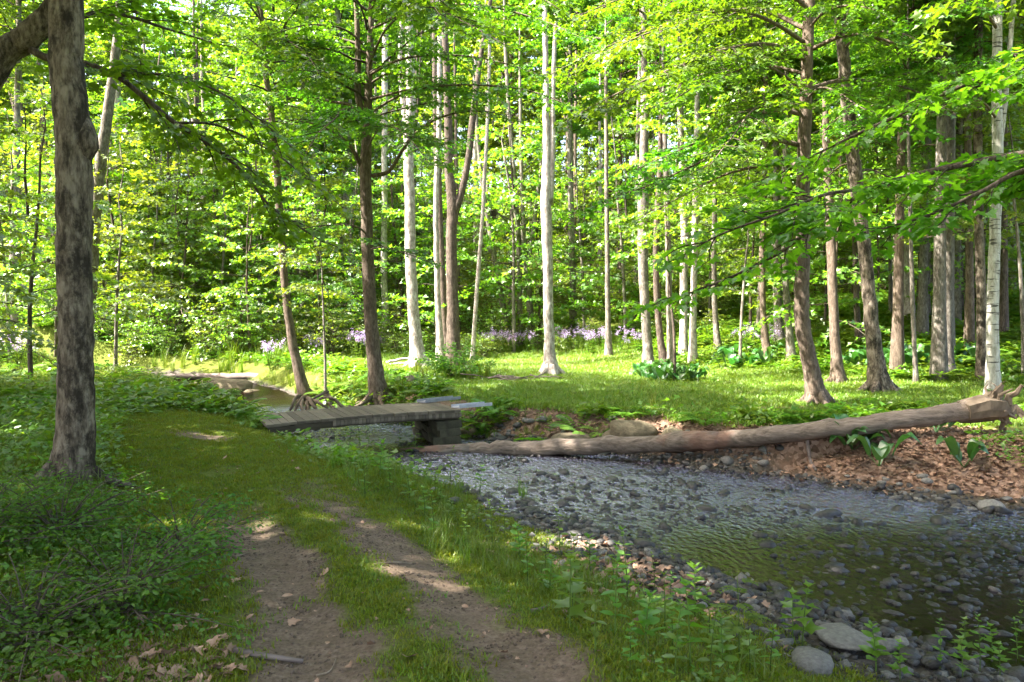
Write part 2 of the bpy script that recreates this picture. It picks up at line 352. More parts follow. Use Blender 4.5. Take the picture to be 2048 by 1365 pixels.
# ------------------------------------------------------------------ the ground, one sheet
def ground():
    def axis(a, b, step, lo, hi, g):
        mid = np.arange(a, b, step); up = [b]; s = step
        while up[-1] < hi: s *= g; up.append(up[-1] + s)
        dn = [a]; s = step
        while dn[-1] > lo: s *= g; dn.append(dn[-1] - s)
        return np.concatenate([np.array(dn[:0:-1]), mid, np.array(up)])
    xs = axis(-5.5, 7.5, .055, -190, 190, 1.045); ys = axis(2.4, 14.5, .055, -60, 330, 1.035)
    X, Y = np.meshgrid(xs, ys); x = X.ravel(); y = Y.ravel(); z = height(x, y)
    z = z + .012 * (fnoise(x, y, 6, 3)) * (np.abs(x) < 12)
    nx, ny = len(xs), len(ys); i = np.arange((nx - 1) * (ny - 1)); r = i // (nx - 1); c = i % (nx - 1); a = r * nx + c
    F = np.stack([a, a + 1, a + nx + 1, a + nx], 1)
    m, nt, out = new_mat('forest_floor')
    me = mesh_np('ground', np.stack([x, y, z], 1), F, m, True)
    C = zones(x, y, z)
    ca = me.color_attributes.new('zone', 'FLOAT_COLOR', 'POINT'); ca.data.foreach_set('color', np.ascontiguousarray(C, np.float32).ravel())
    att = N(nt, 'Attribute'); att.attribute_name = 'zone'; sep = N(nt, 'SeparateColor'); nt.links.new(att.outputs['Color'], sep.inputs[0])
    tc = N(nt, 'TexCoord'); co = tc.outputs['Object']
    def tex(s, d=6, ro=.6):
        n = N(nt, 'TexNoise'); n.inputs['Scale'].default_value = s; n.inputs['Detail'].default_value = d; n.inputs['Roughness'].default_value = ro; nt.links.new(co, n.inputs[0]); return n.outputs[0]
    def fuzz(v, n, k=1.1, sharp=3.0):      # break the edge of a zone with noise
        a = math_(nt, 'ADD', v, math_(nt, 'MULTIPLY', math_(nt, 'SUBTRACT', n, .5), k))
        return math_(nt, 'MULTIPLY', math_(nt, 'SUBTRACT', a, .5 - .5 / sharp), sharp, True)
    big = tex(1.3); mid = tex(6, 8, .7); fine = tex(38, 8, .7)
    soil = ramp(nt, [(.3, (.045, .034, .024)), (.7, (.105, .08, .056))], mid).outputs[0]
    moss = ramp(nt, [(.25, (.055, .075, .008)), (.5, (.095, .13, .012)), (.75, (.15, .17, .02))], fine).outputs[0]
    moss = mixc(nt, math_(nt, 'MULTIPLY', big, .35), moss, (.12, .10, .045))
    dirt = ramp(nt, [(.3, (.09, .06, .042)), (.5, (.185, .13, .094)), (.72, (.275, .205, .155))], fine).outputs[0]
    dirt = mixc(nt, math_(nt, 'MULTIPLY', ramp(nt, [(.4, (0, 0, 0)), (.6, (1, 1, 1))], mid).outputs[0], .5), dirt, (.10, .075, .045))
    vo = N(nt, 'TexVoronoi'); vo.inputs['Scale'].default_value = 19; nt.links.new(co, vo.inputs[0])
    vs2 = N(nt, 'SeparateColor'); nt.links.new(vo.outputs['Color'], vs2.inputs[0])
    lit = ramp(nt, [(.0, (.085, .048, .03)), (.5, (.19, .115, .078)), (1, (.30, .20, .15))], vs2.outputs[0]).outputs[0]
    vg = N(nt, 'TexVoronoi'); vg.inputs['Scale'].default_value = 26; nt.links.new(co, vg.inputs[0])
    vgs = N(nt, 'SeparateColor'); nt.links.new(vg.outputs['Color'], vgs.inputs[0])
    grav = ramp(nt, [(.0, (.025, .022, .019)), (.7, (.075, .068, .06)), (1, (.13, .12, .11))], vgs.outputs[0]).outputs[0]
    grav = mixc(nt, math_(nt, 'MULTIPLY', big, .5), grav, (.07, .055, .03))
    c = mixc(nt, fuzz(att.outputs['Alpha'], mid), soil, moss)
    c = mixc(nt, fuzz(sep.outputs[1], mid), c, lit)
    c = mixc(nt, fuzz(sep.outputs[0], mid, 1.3, 1.7), c, dirt)
    c = mixc(nt, fuzz(sep.outputs[2], mid, .7, 3.5), c, grav)
    b = N(nt, 'BsdfPrincipled'); b.inputs['Roughness'].default_value = .92; b.inputs['Specular IOR Level'].default_value = .15
    nt.links.new(c, b.inputs['Base Color'])
    hh = math_(nt, 'ADD', math_(nt, 'MULTIPLY', mid, .6), math_(nt, 'ADD', math_(nt, 'MULTIPLY', fine, .5), math_(nt, 'MULTIPLY', vg.outputs['Distance'], .5)))
    bp = N(nt, 'Bump'); bp.inputs['Strength'].default_value = .7; bp.inputs['Distance'].default_value = .03
    nt.links.new(hh, bp.inputs['Height']); nt.links.new(bp.outputs[0], b.inputs['Normal'])
    nt.links.new(b.outputs[0], out.inputs[0])
    o = link('ground', me); o['kind'] = 'structure'; o['label'] = 'woodland floor of moss, soil, wheel tracks and stream bed'
    return o

def zones(x, y, z):
    """what the ground is made of: r dirt, g dead leaves, b gravel, a moss or turf"""
    d, s, hw, wz = stream_at(x, y)
    ta = seg_dist(x, y, TRACK_A)[0]; tb = seg_dist(x, y, TRACK_B)[0]
    wob = .30 * fnoise(x, y, 1.6, 21) + .22 * fnoise(x, y, 5, 22)
    dirt = np.maximum(np.exp(-((ta + wob) / .32) ** 4) * np.clip((8.4 - y) / 2.4, 0, 1), np.exp(-((tb + wob) / .31) ** 4) * np.clip((7.1 - y) / 1.6, 0, 1) * .95)
    q = lambda cx, cy, rx, ry: np.exp(-(((x - cx) / rx) ** 2 + ((y - cy) / ry) ** 2) ** 2)
    dirt = np.maximum(dirt, q(-4.15, 9.9, .55, .3) * .9)
    dirt = np.maximum(dirt, q(-1.7, 14.6, 1.1, .5) * .75)                      # bare earth past the bridge
    dirt = np.maximum(dirt, q(4.2, 13.2, 3.2, .45) * .75)                      # bare rim above the stones
    over = (d - hw)
    gw = np.where((s > 0) & (y < 9.5), .35 + .75 * sstep((9.5 - y) / 3), np.where((s < 0) & (y < 11), .55, .35))
    grav = np.clip(1.15 - over / gw, 0, 1)
    lit = np.where((s < 0) & (y < 11.6), sstep((over - .35) / .35) * sstep((3.6 - over) / 1.6) * sstep((x - 1.2) / 1.2), 0)
    lit = np.maximum(lit, np.where((s < 0) & (y >= 9) & (y < 16), sstep((over) / .3) * sstep((1.3 - over) / .5) * .55, 0))
    lit = np.maximum(lit, q(1.05, 6.2, .9, .9) * np.where(s > 0, 1, 0))
    lit = np.maximum(lit, q(-2.2, 3.1, 1.2, .9) * .8)
    lit = np.maximum(lit, np.where((x > 9) & (y > 14), .35, 0)); lit = np.maximum(lit, np.where(y > 34, .15, 0))
    moss = np.ones_like(x) * .62
    moss = np.maximum(moss, np.where((s < 0) & (over > 1.1) & (y > 11.5) & (y < 38), .95, 0))
    pd = seg_dist(x, y, PATHC)[0]
    moss = np.maximum(moss, .9 * np.exp(-(pd / 1.3) ** 4))
    moss = np.where((s < 0) & (over < 1.0) & (y < 16), moss * .5, np.where(y > 16, np.maximum(moss, .85), moss))
    lit = np.where(dirt > .5, 0, lit)
    return np.stack([dirt, lit, grav, moss], 1)
ground()

# ------------------------------------------------------------------ the stream
def water():
    t = np.linspace(0, len(STREAM) - 2.02, 560); i = t.astype(int); f = (t - i)[:, None]
    Pc = catmull(STREAM, 40); k = np.linspace(0, len(Pc) - 1, 620); ki = np.clip(k.astype(int), 0, len(Pc) - 2); kf = (k - ki)[:, None]
    C = Pc[ki] * (1 - kf) + Pc[ki + 1] * kf
    T = np.gradient(C[:, :2], axis=0); T /= np.linalg.norm(T, axis=1)[:, None]; Nn = np.stack([-T[:, 1], T[:, 0]], 1)
    u = np.linspace(-1, 1, 60)
    X = C[:, 0:1] + Nn[:, 0:1] * u * (C[:, 2:3] * 1.35 + .2); Y = C[:, 1:2] + Nn[:, 1:2] * u * (C[:, 2:3] * 1.35 + .2)
    Z = np.repeat(C[:, 3:4], 60, 1)
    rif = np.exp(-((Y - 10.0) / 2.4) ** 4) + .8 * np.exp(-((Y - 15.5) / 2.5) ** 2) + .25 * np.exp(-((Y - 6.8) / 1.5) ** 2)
    Z = Z + (.008 + .03 * rif) * fnoise(X, Y, 4.5, 11) + .03 * rif * fnoise(X, Y, 9, 12)
    n, mm = X.shape; a = (np.arange(n - 1)[:, None] * mm + np.arange(mm - 1)[None]).ravel()
    F = np.stack([a, a + 1, a + mm + 1, a + mm], 1)
    m, nt, out = new_mat('stream_water')
    tc = N(nt, 'TexCoord'); mp = N(nt, 'Mapping'); mp.inputs['Rotation'].default_value = (0, 0, math.radians(42)); mp.inputs['Scale'].default_value = (1.6, 1.0, 1)
    nt.links.new(tc.outputs['Object'], mp.inputs[0])
    n1 = N(nt, 'TexNoise'); n1.inputs['Scale'].default_value = 11; n1.inputs['Detail'].default_value = 5; nt.links.new(mp.outputs[0], n1.inputs[0])
    n2 = N(nt, 'TexNoise'); n2.inputs['Scale'].default_value = 1.1; n2.inputs['Detail'].default_value = 2; nt.links.new(tc.outputs['Object'], n2.inputs[0])
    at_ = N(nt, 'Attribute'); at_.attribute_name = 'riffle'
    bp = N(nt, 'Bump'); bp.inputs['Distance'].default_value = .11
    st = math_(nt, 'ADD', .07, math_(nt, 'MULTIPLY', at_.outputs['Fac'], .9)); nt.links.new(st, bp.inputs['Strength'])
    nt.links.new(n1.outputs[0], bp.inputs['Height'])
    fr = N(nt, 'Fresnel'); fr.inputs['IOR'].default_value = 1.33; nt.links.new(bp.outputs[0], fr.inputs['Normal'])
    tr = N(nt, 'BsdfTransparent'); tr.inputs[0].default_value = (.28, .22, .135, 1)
    gl = N(nt, 'BsdfGlossy'); gl.inputs['Roughness'].default_value = .04; gl.inputs[0].default_value = (.80, .77, 1.0, 1); nt.links.new(bp.outputs[0], gl.inputs['Normal'])  # lavender of the reflected sky put into the gloss colour
    mx = N(nt, 'MixShader'); nt.links.new(math_(nt, 'MULTIPLY', fr.outputs[0], math_(nt, 'ADD', .20, math_(nt, 'MULTIPLY', at_.outputs['Fac'], .50)), True), mx.inputs[0]); nt.links.new(tr.outputs[0], mx.inputs[1]); nt.links.new(gl.outputs[0], mx.inputs[2])  # reflection dimmed by hand, more on still water than in the riffles
    nt.links.new(mx.outputs[0], out.inputs[0])
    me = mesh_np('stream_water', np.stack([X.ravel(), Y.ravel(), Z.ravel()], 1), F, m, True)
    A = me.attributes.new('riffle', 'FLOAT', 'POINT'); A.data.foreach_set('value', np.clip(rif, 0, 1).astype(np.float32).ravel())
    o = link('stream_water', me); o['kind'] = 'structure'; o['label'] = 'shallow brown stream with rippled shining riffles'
water()

# ------------------------------------------------------------------ foliage
def tpl(kind):
    if kind == 'maple':       # two folded halves, five lobes
        h = [(0, 0), (.20, -.04), (.50, .06), (.36, .24), (.62, .46), (.40, .50), (.30, .62), (.18, .56), (.20, .74), (0, 1.0)]
        V = []; F = []
        for s in (1, -1):
            k = len(V); V += [(s * x, y, abs(x) * .22 - .12 * y * y) for x, y in h]
            for i in range(1, len(h) - 1):
                F.append((k, k + i, k + i + 1) if s > 0 else (k, k + i + 1, k + i))
        return np.array(V), np.array(F)
    if kind == 'lobed':
        V = [(0, 0, 0), (-.5, .38, .08), (-.17, .52, .0), (0, 1, -.10), (.17, .52, .0), (.5, .38, .08)]
        return np.array(V), np.array([(0, 2, 1), (0, 3, 2), (0, 4, 3), (0, 5, 4)])
    if kind == 'oval':
        V = [(0, 0, 0), (-.24, .3, .05), (-.22, .68, .02), (0, 1, -.06), (.22, .68, .02), (.24, .3, .05)]
        return np.array(V), np.array([(0, 2, 1), (0, 3, 2), (0, 4, 3), (0, 5, 4)])
    V = [(0, 0, 0), (-.42, .5, .07), (0, 1, -.08), (.42, .5, .07)]
    return np.array(V), np.array([(0, 2, 1), (0, 3, 2)])

def leaves_mesh(name, P, D, Nr, S, kind, mat):
    TV, TF = tpl(kind)
    P = np.asarray(P, float); D = np.asarray(D, float); Nr = np.asarray(Nr, float); S = np.asarray(S, float)
    D = D / (np.linalg.norm(D, axis=1)[:, None] + 1e-9)
    X = np.cross(D, Nr); X /= np.linalg.norm(X, axis=1)[:, None] + 1e-9; Z = np.cross(X, D)
    B = np.stack([X, D, Z], 1)                                   # (n,3,3)
    V = P[:, None, :] + S[:, None, None] * np.einsum('kj,njc->nkc', TV, B)
    n, k = len(P), len(TV)
    F = (TF[None] + (np.arange(n) * k)[:, None, None]).reshape(-1, 3)
    return mesh_np(name, V.reshape(-1, 3), F, mat)

class Spray:
    """leaf and twig lists of a branching bough"""
    def __init__(self): self.P = []; self.D = []; self.N = []; self.S = []; self.W = []
    tilt = .33; fine = 2; tw = 1.0
    def leaves(self, p, d, size, r):
        self.P.append(p); self.D.append(d); n = r.normal(0, self.tilt, p.shape); n[:, 2] += 1; self.N.append(n); self.S.append(size)
    def twig(self, pts, r, up, gap=.075, size=.1, petiole=.05):
        """leaves in pairs along a twig"""
        L = np.linalg.norm(np.diff(pts, axis=0), axis=1); cs = np.concatenate([[0], np.cumsum(L)])
        if cs[-1] < .05: return
        s = np.arange(min(.1, cs[-1] * .3), cs[-1], gap); s = np.concatenate([s, [cs[-1]]])
        q = np.stack([np.interp(s, cs, pts[:, i]) for i in range(3)], 1)
        t = np.gradient(q, axis=0) if len(q) > 1 else (pts[-1] - pts[0])[None]; t /= np.linalg.norm(t, axis=1)[:, None] + 1e-9
        side = np.cross(t, np.array([0, 0, 1.0])); side /= np.linalg.norm(side, axis=1)[:, None] + 1e-9
        for sg in (1, -1):
            d = t * r.uniform(.3, .9, (len(q), 1)) + sg * side * r.uniform(.5, 1.1, (len(q), 1)); d[:, 2] -= r.uniform(.0, .45, len(q))
            d /= np.linalg.norm(d, axis=1)[:, None]
            keep = r.random(len(q)) < .9
            pp = q + d * petiole * r.uniform(.4, 1.3, (len(q), 1)) + r.normal(0, .012, q.shape)
            self.leaves(pp[keep], d[keep], (size * r.uniform(.6, 1.2, len(q)))[keep], r)
    def bough(self, pts, r0, r1, r, tw_gap=.22, tw_len=.9, gap=.075, size=.1, start=.15, sub=True, wood=True, droop=.18, base_rad=None):
        """a limb (n,3) with side twigs spread flat on both sides"""
        pts = np.asarray(pts, float); n = len(pts)
        L = np.linalg.norm(np.diff(pts, axis=0), axis=1); cs = np.concatenate([[0], np.cumsum(L)]); T = cs[-1]
        if wood: self.W.append((pts, np.linspace(r0, r1, n)))
        s = start * T; sg = 1
        while s < T:
            q = np.array([np.interp(s, cs, pts[:, i]) for i in range(3)]); e = min(T, s + .05)
            q2 = np.array([np.interp(e, cs, pts[:, i]) for i in range(3)]); t = q2 - q
            if np.linalg.norm(t) < 1e-6: t = pts[-1] - pts[-2]
            t /= np.linalg.norm(t) + 1e-9
            side = np.cross(t, [0, 0, 1.0]); side /= np.linalg.norm(side) + 1e-9
            a = r.uniform(.7, 1.15); d = t * math.cos(a) + sg * side * math.sin(a) + np.array([0, 0, r.normal(.02, .16 + .5 * max(0, self.tilt - .33))])
            d /= np.linalg.norm(d); ln = tw_len * (.35 + .65 * (1 - s / T)) * r.uniform(.6, 1.25)
            u = np.linspace(0, 1, 5)[:, None]
            tp = q + d * ln * u + np.array([0, 0, -droop * ln]) * u ** 2 + r.normal(0, .02, (5, 3)) * u
            if wood and self.fine > 0: self.W.append((tp, np.linspace(.007, .0025, 5) * (1 + ln) * self.tw))
            self.twig(tp, r, 0, gap, size)
            if sub and ln > .5:
                for b in np.arange(.3, .95, .3 / ln * .55):
                    q3 = q + d * ln * b + np.array([0, 0, -droop * ln]) * b * b
                    for sg2 in (1, -1):
                        d2 = d * .6 + sg2 * np.cross(d, [0, 0, 1.0]) * .8 + np.array([0, 0, r.normal(-.05, .12)])
                        l2 = ln * .45 * (1 - b * .6) * r.uniform(.5, 1.2)
                        tp2 = q3 + d2 * l2 * np.linspace(0, 1, 3)[:, None]
                        if wood and self.fine > 1: self.W.append((tp2, np.array([.004, .003, .002]) * self.tw))
                        self.twig(tp2, r, 0, gap, size)
            s += tw_gap * r.uniform(.6, 1.4); sg = -sg
        self.twig(pts[int(n * .8):], r, 0, gap, size)
    def build(self, name, kind, mat):
        return leaves_mesh(name, np.concatenate(self.P), np.concatenate(self.D), np.concatenate(self.N), np.concatenate(self.S), kind, mat)
    def wood(self, name, mat, sides=4):
        b = MB()
        for p, rr in self.W: b.tube(p, rr, sides if rr[0] > .02 else 3, cap=False)
        return b.mesh(name, mat, True)

def arch(L, up, sag, r, n=9, wob=.05):
    u = np.linspace(0, 1, n); P = np.stack([L * u, np.zeros(n), L * (up * u - sag * u * u)], 1)
    P[:, 1] += np.cumsum(r.normal(0, wob * L / n, n)); P[:, 2] += np.cumsum(r.normal(0, wob * .6 * L / n, n)); P[0] = 0; return P

def crown_proto(name, seed, H, R, nb, kind, mat, size, gap, tw_gap, tw_len, shape='dome', sub=True, up=.35, sag=.25, kfill=1.0):
    """boughs all round an upright axis of height H, reach R"""
    r = np.random.default_rng(seed); sp = Spray(); sp.tilt = .6; sp.fine = 0 if kind == 'diamond' else 1
    for i in range(nb):
        f = (i + r.random()) / nb
        if shape == 'dome': reach = R * (.35 + .75 * math.sin(math.pi * min(1, .18 + f * .80)))
        elif shape == 'layer': reach = R * (1.05 - .75 * f)
        else: reach = R * (.55 + .45 * math.sin(math.pi * f))
        reach *= r.uniform(.7, 1.15); z = H * f * .93
        P = arch(reach, up + .35 * f + r.normal(0, .22), sag * r.uniform(.4, 1.8), r, 9, .16)
        a = i * 2.39996 + r.normal(0, .3); c, s = math.cos(a), math.sin(a)
        P = np.stack([P[:, 0] * c - P[:, 1] * s, P[:, 0] * s + P[:, 1] * c, P[:, 2] + z], 1)
        bk = 1.0 if R > 2.5 else .5; sp.tw = .6; sp.bough(P, (.010 + .010 * reach) * bk, .003, r, tw_gap, tw_len, gap, size, .12, sub)
    # leading shoot
    P = np.stack([r.normal(0, .06, 8).cumsum() * .5, r.normal(0, .06, 8).cumsum() * .5, np.linspace(H * .5, H * 1.05, 8)], 1); P[0, :2] = 0
    sp.bough(P, .03, .004, r, tw_gap, tw_len * .7, gap, size, .3, sub)
    return sp.build(name + '_crown', kind, mat), sp.wood(name + '_branchwork', M['twig'])

PROTO = {}
for k in range(4): PROTO['mid', k] = crown_proto('maple', 20 + k, 7.0, 3.2, 26, 'lobed', M['leaf'], .135, .12, .34, 1.25)
for k in range(4): PROTO['low', k] = crown_proto('sapling', 40 + k, 4.2, 2.0, 20, 'lobed', M['leaf_low'], .12, .11, .30, .85, 'layer', True, .18, .2)
for k in range(4): PROTO['far', k] = crown_proto('forest_tree', 60 + k, 13.0, 4.0, 44, 'diamond', M['leaf_far'], .27, .21, .5, 1.5, 'dome', True)
for k in range(3): PROTO['sparse', k] = crown_proto('tall_tree', 80 + k, 8.0, 3.0, 13, 'lobed', M['leaf'], .15, .16, .5, 1.0)
for k in range(4): PROTO['bush', k] = crown_proto('bush', 100 + k, 1.5, 1.15, 20, 'lobed', M['leaf_low'], .10, .085, .2, .5, 'round', False, .5, .35)

# ------------------------------------------------------------------ trees
def px_trunk(base, rest, w, depth=None, top=None, sink=.15):
    """trunk line through spots of the photograph, all at the depth of its foot. returns points, radii relative to foot, foot"""
    g = G(*base) if depth is None else at(base[0], base[1], depth)
    if depth is not None: g[2] = hz(g[0], g[1])
    d = g[1]; P = [g]; Wd = [w[0]]
    for (px, py), ww in zip(rest, w[1:]):
        p = at(px, py, d); P.append(p); Wd.append(ww)
    P = np.array(P); R = np.array(Wd) * .46 / FPX * d
    P[0, 2] -= 0
    return P, R, g

def tree(name, label, base, rest, w, mat, crown=None, group=None, depth=None, top=None, forks=(), flare=1.35, sides=12, n=6, roots=0, lump=.035, cat='tree'):
    """a pictured tree: base and rest are spots of the photograph, w widths there in its pixels.
    top: metres the trunk goes on above the last spot; forks: extra stems ((px,py,w),...); crown: (proto kind, index, z above foot, scale)"""
    P, R, g = px_trunk(base, rest, w, depth)
    if top:
        v = P[-1] - P[-2]; v /= np.linalg.norm(v); v = v * .6 + np.array([0, 0, .4]); P = np.vstack([P, P[-1] + v * top]); R = np.append(R, R[-1] * .4)
    if crown:
        need = max(c[2] for c in (crown if isinstance(crown, list) else [crown])) + 2.5
        if P[-1, 2] - g[2] < need: P = np.vstack([P, [P[-1, 0], P[-1, 1], g[2] + need]]); R = np.append(R, max(.03, R[-1] * .6))
    root = thing(name, label, cat, g, group)
    Q = catmull(np.column_stack([P - g, R]), n); seed = int(abs(g[0] * 991 + g[1] * 77)) % 9999
    r = np.random.default_rng(seed)
    h = Q[:, 2]; r0 = Q[0, 3]
    Q[:, 3] *= 1 + (flare - 1) * np.exp(-np.clip(h, 0, 9) / (2.2 * r0 + .05))
    Q[1:-1, :2] += r.normal(0, .03, (len(Q) - 2, 2)) * R[0]
    pts = np.vstack([Q[0, :3] - [0, 0, .25], Q[:, :3]]); rad = np.append(Q[0, 3] * 1.08, Q[:, 3])
    b = MB(); b.tube(pts, rad, sides, lump=lump, seed=seed)
    for i in range(roots):
        a = i / roots * 6.28 + r.uniform(-.3, .3); ln = r0 * r.uniform(2.0, 3.2); u = np.linspace(0, 1, 5)[:, None]
        q = np.array([[math.cos(a), math.sin(a), 0]]) * (r0 * .5 + ln * u) + np.array([[0, 0, 1]]) * (r0 * 1.3 * (1 - u) ** 2 - .06 * u)
        b.tube(q, np.linspace(r0 * .5, r0 * .12, 5), 6, lump=.1, seed=seed + i)
    tk = link('trunk', b.mesh('trunk', mat, True), root)
    d = g[1]
    for fk in forks:
        fp = np.array([np.append(at(a, c, d) - g, ww * .5 / FPX * d) for a, c, ww in fk])
        fq = catmull(fp, 5); fb = MB(); fb.tube(fq[:, :3], fq[:, 3], 9, lump=.06, seed=seed + 5)
        link('stem' if len(fk) > 2 else 'limb', fb.mesh('stem', mat, True), root)
    if crown:
        for ci, (kind, k, zc, sc) in enumerate(crown if isinstance(crown, list) else [crown]):
            xy = np.array([np.interp(zc, Q[:, 2], Q[:, 0]), np.interp(zc, Q[:, 2], Q[:, 1])]) if zc < Q[-1, 2] else Q[-1, :2]
            cm, wm = PROTO[kind, k]; rz = r.uniform(0, 6.28)
            link('crown', cm, root, (xy[0], xy[1], zc), (0, 0, rz), sc); link('branchwork', wm, root, (xy[0], xy[1], zc), (0, 0, rz), sc)
    TREES[label] = (root, g, P)
    return root, g
TREES = {}

def limb_with_leaves(root, g, pts, r0, r1, kind='maple', mat=None, size=.10, gap=.075, tw_gap=.2, tw_len=.8, start=.1, seed=0, barkm=None, twm=None, droop=.18, n=8):
    """a leafy limb through given world points, made part of the tree root standing at g"""
    r = np.random.default_rng(seed); sp = Spray(); Q = catmull(np.asarray(pts, float) - g, n); sp.bough(Q, r0, r1, r, tw_gap, tw_len, gap, size, start, True, True, droop)
    W = sp.W; b = MB(); b.tube(W[0][0], W[0][1], 7, lump=.08, seed=seed); lm = link('limb', b.mesh('limb', barkm or M['bark_dark'], True), root)
    sp.W = W[1:]
    link('foliage', sp.build('foliage', kind, mat or M['leaf_near' if kind == 'maple' else 'leaf']), lm)
    if sp.W: link('twig', sp.wood('twig', M['twig']), lm)

# --- pictured trees, from the path round to the far side
B = M
T1, g1 = tree('maple_tree', 'thick dark mottled trunk beside the mossy track, knob halfway up', (138, 968), [(147, 900), (153, 800), (152, 640), (148, 470), (148, 330), (144, 240), (132, 130), (131, -40)],
     [74, 70, 68, 66, 70, 74, 72, 67, 64], B['bark_mottled'], ('mid', 0, 7.5, 1.1), top=3.5, sides=20, n=8, roots=5, lump=.07)
kb = MB(); kb.tube(np.array([at(160, 222, g1[1]), at(166, 250, g1[1]), at(171, 275, g1[1] - .02), at(172, 292, g1[1] - .03), at(166, 318, g1[1]), at(160, 350, g1[1])]) - g1, [.03, .075, .095, .09, .06, .03], 12, lump=.28, seed=4)
link('burl', kb.mesh('burl', B['bark_mottled'], True), T1)

LEAN, gl = tree('maple_tree', 'leaning maple with heavy limb and long drooping leafy branch over the track', (-330, 900), [(-240, 620), (-120, 330), (0, 122), (50, 78), (100, 30), (190, -90)],
     [95, 80, 66, 56, 54, 50, 40], B['bark_mottled'], ('mid', 1, 9.5, .7), depth=7.9, top=3.0, sides=14)
LB = [at(62, 100, 7.9), at(95, 116, 7.8), at(165, 126, 7.7), at(232, 152, 7.7), at(290, 196, 7.8), at(350, 246, 7.9), at(430, 296, 8.1), at(490, 350, 8.3), at(540, 412, 8.4), at(600, 455, 8.6), at(650, 486, 8.8)]
limb_with_leaves(LEAN, gl, LB, .042, .008, seed=5, size=.095, gap=.09, tw_gap=.2, tw_len=1.15, start=.2)
LB2 = [at(60, 90, 7.9), at(140, 40, 8.5), at(240, 30, 9.2), at(340, 60, 9.8), at(440, 90, 10.4)]
limb_with_leaves(LEAN, gl, LB2, .04, .008, seed=6, size=.095, gap=.09, tw_gap=.22, tw_len=1.2, start=.25)

for i, (pts, r0) in enumerate([([at(232, 152, 7.7), at(330, 150, 7.5), at(430, 180, 7.4), at(520, 240, 7.5), at(600, 310, 7.7)], .018), ([at(350, 246, 7.9), at(430, 250, 8.2), at(520, 290, 8.5), at(610, 350, 8.8), at(690, 420, 9.0)], .016)]):
    limb_with_leaves(LEAN, gl, pts, r0, .005, seed=30 + i, size=.092, gap=.095, tw_gap=.23, tw_len=.85, start=.15)
tree('slanting_tree', 'slim grey trunk slanting up just behind the thick mottled trunk', (165, 745), [(180, 600), (190, 450), (202, 320), (216, 225), (236, 60), (240, -20)], [30, 25, 24, 23, 21, 16, 14], B['bark_grey'], ('sparse', 0, 9, 1), top=3)
tree('streamside_tree', 'slim curved tree clinging to the stream bank by bare roots', (612, 800), [(600, 752), (584, 680), (572, 590), (566, 520), (560, 430), (547, 270), (532, 150), (523, 40), (518, -30)], [28, 23, 20, 17, 16, 16, 14, 12, 11, 10], B['bark_brown'], ('mid', 2, 6.5, .75), top=2.5, roots=3)
T3, g3 = tree('bridge_maple', 'branching maple rising right behind the footbridge deck', (760, 806), [(752, 750), (746, 690), (739, 600), (735, 500), (733, 420), (731, 330), (735, 250), (738, 150), (742, 40), (744, -30)],
     [40, 33, 30, 28, 26, 25, 25, 20, 16, 13, 12], B['bark_brown'], ('mid', 3, 6.0, .8), top=2.5, sides=14, roots=5,
     forks=[[(728, 236, 15), (716, 190, 14), (716, 100, 12), (712, 0, 9)]])
tree('pale_tree', 'stout pale sunlit trunk at the edge of the lawn beyond the bridge', (838, 737), [(832, 680), (825, 600), (821, 500), (820, 400), (817, 300), (822, 200), (818, 60)], [36, 26, 24, 23, 22, 22, 22, 18], B['bark_pale'], ('sparse', 1, 15.5, .55), top=3.5, roots=4,
     forks=[[(817, 330, 14), (810, 240, 12), (800, 130, 9), (806, 0, 8)]])
tree('pale_tree', 'whitish straight trunk standing among lilac flowers', (772, 700), [(770, 620), (768, 540), (769, 420), (769, 280), (770, 130), (772, 0)], [26, 16, 14, 13, 13, 13, 12], B['bark_pale'], ('sparse', 2, 15.5, .55), top=3)
tree('pale_tree', 'tall pale tree with two white stems behind the bridge maple', (724, 676), [(712, 590), (703, 500), (694, 400), (686, 300), (680, 200), (676, 60), (672, -20)], [24, 17, 15, 15, 15, 14, 13, 12], B['bark_pale'], ('sparse', 0, 15.5, .55), top=3,
     forks=[[(702, 480, 12), (706, 400, 11), (700, 320, 10), (700, 200, 8)]])
tree('forked_tree', 'big dark trunk forking into two at the lawn edge', (908, 735), [(906, 660), (904, 560), (903, 460), (906, 420), (898, 340), (897, 260), (892, 130), (885, -20)], [34, 27, 25, 23, 24, 19, 18, 15, 12], B['bark_dark'], ('sparse', 2, 15.5, .55), top=3, sides=14, roots=3,
     forks=[[(908, 425, 20), (924, 380, 15), (938, 310, 14), (944, 250, 14), (962, 110, 10), (985, -20, 8)]])
tree('dark_tree', 'dark straight trunk pressed against the big forked trunk', (896, 722), [(888, 620), (882, 500), (877, 380), (873, 260), (870, 120), (868, -20)], [18, 15, 15, 15, 14, 12, 10], B['bark_dark'], ('sparse', 1, 15.5, .55), top=2)
tree('pale_tree', 'white trunk half hidden behind the dark forked trunk', (882, 726), [(878, 650), (874, 540), (872, 400), (878, 250), (880, 60)], [20, 14, 12, 11, 11, 9], B['bark_pale'], top=3)
tree('slender_tree', 'thin white stem leaning over the sunny lawn edge', (945, 724), [(950, 640), (957, 540), (965, 430), (971, 320), (977, 200), (980, 60)], [10, 9, 9, 8, 8, 7, 6], B['bark_pale'], ('sparse', 0, 15.5, .55), top=2)
tree('leaning_tree', 'pale trunk leaning steeply away from the lawn', (1025, 692), [(1012, 640), (998, 570), (985, 490), (972, 415), (960, 330), (950, 200)], [15, 13, 13, 12, 11, 9, 7], B['bark_grey'], top=2)
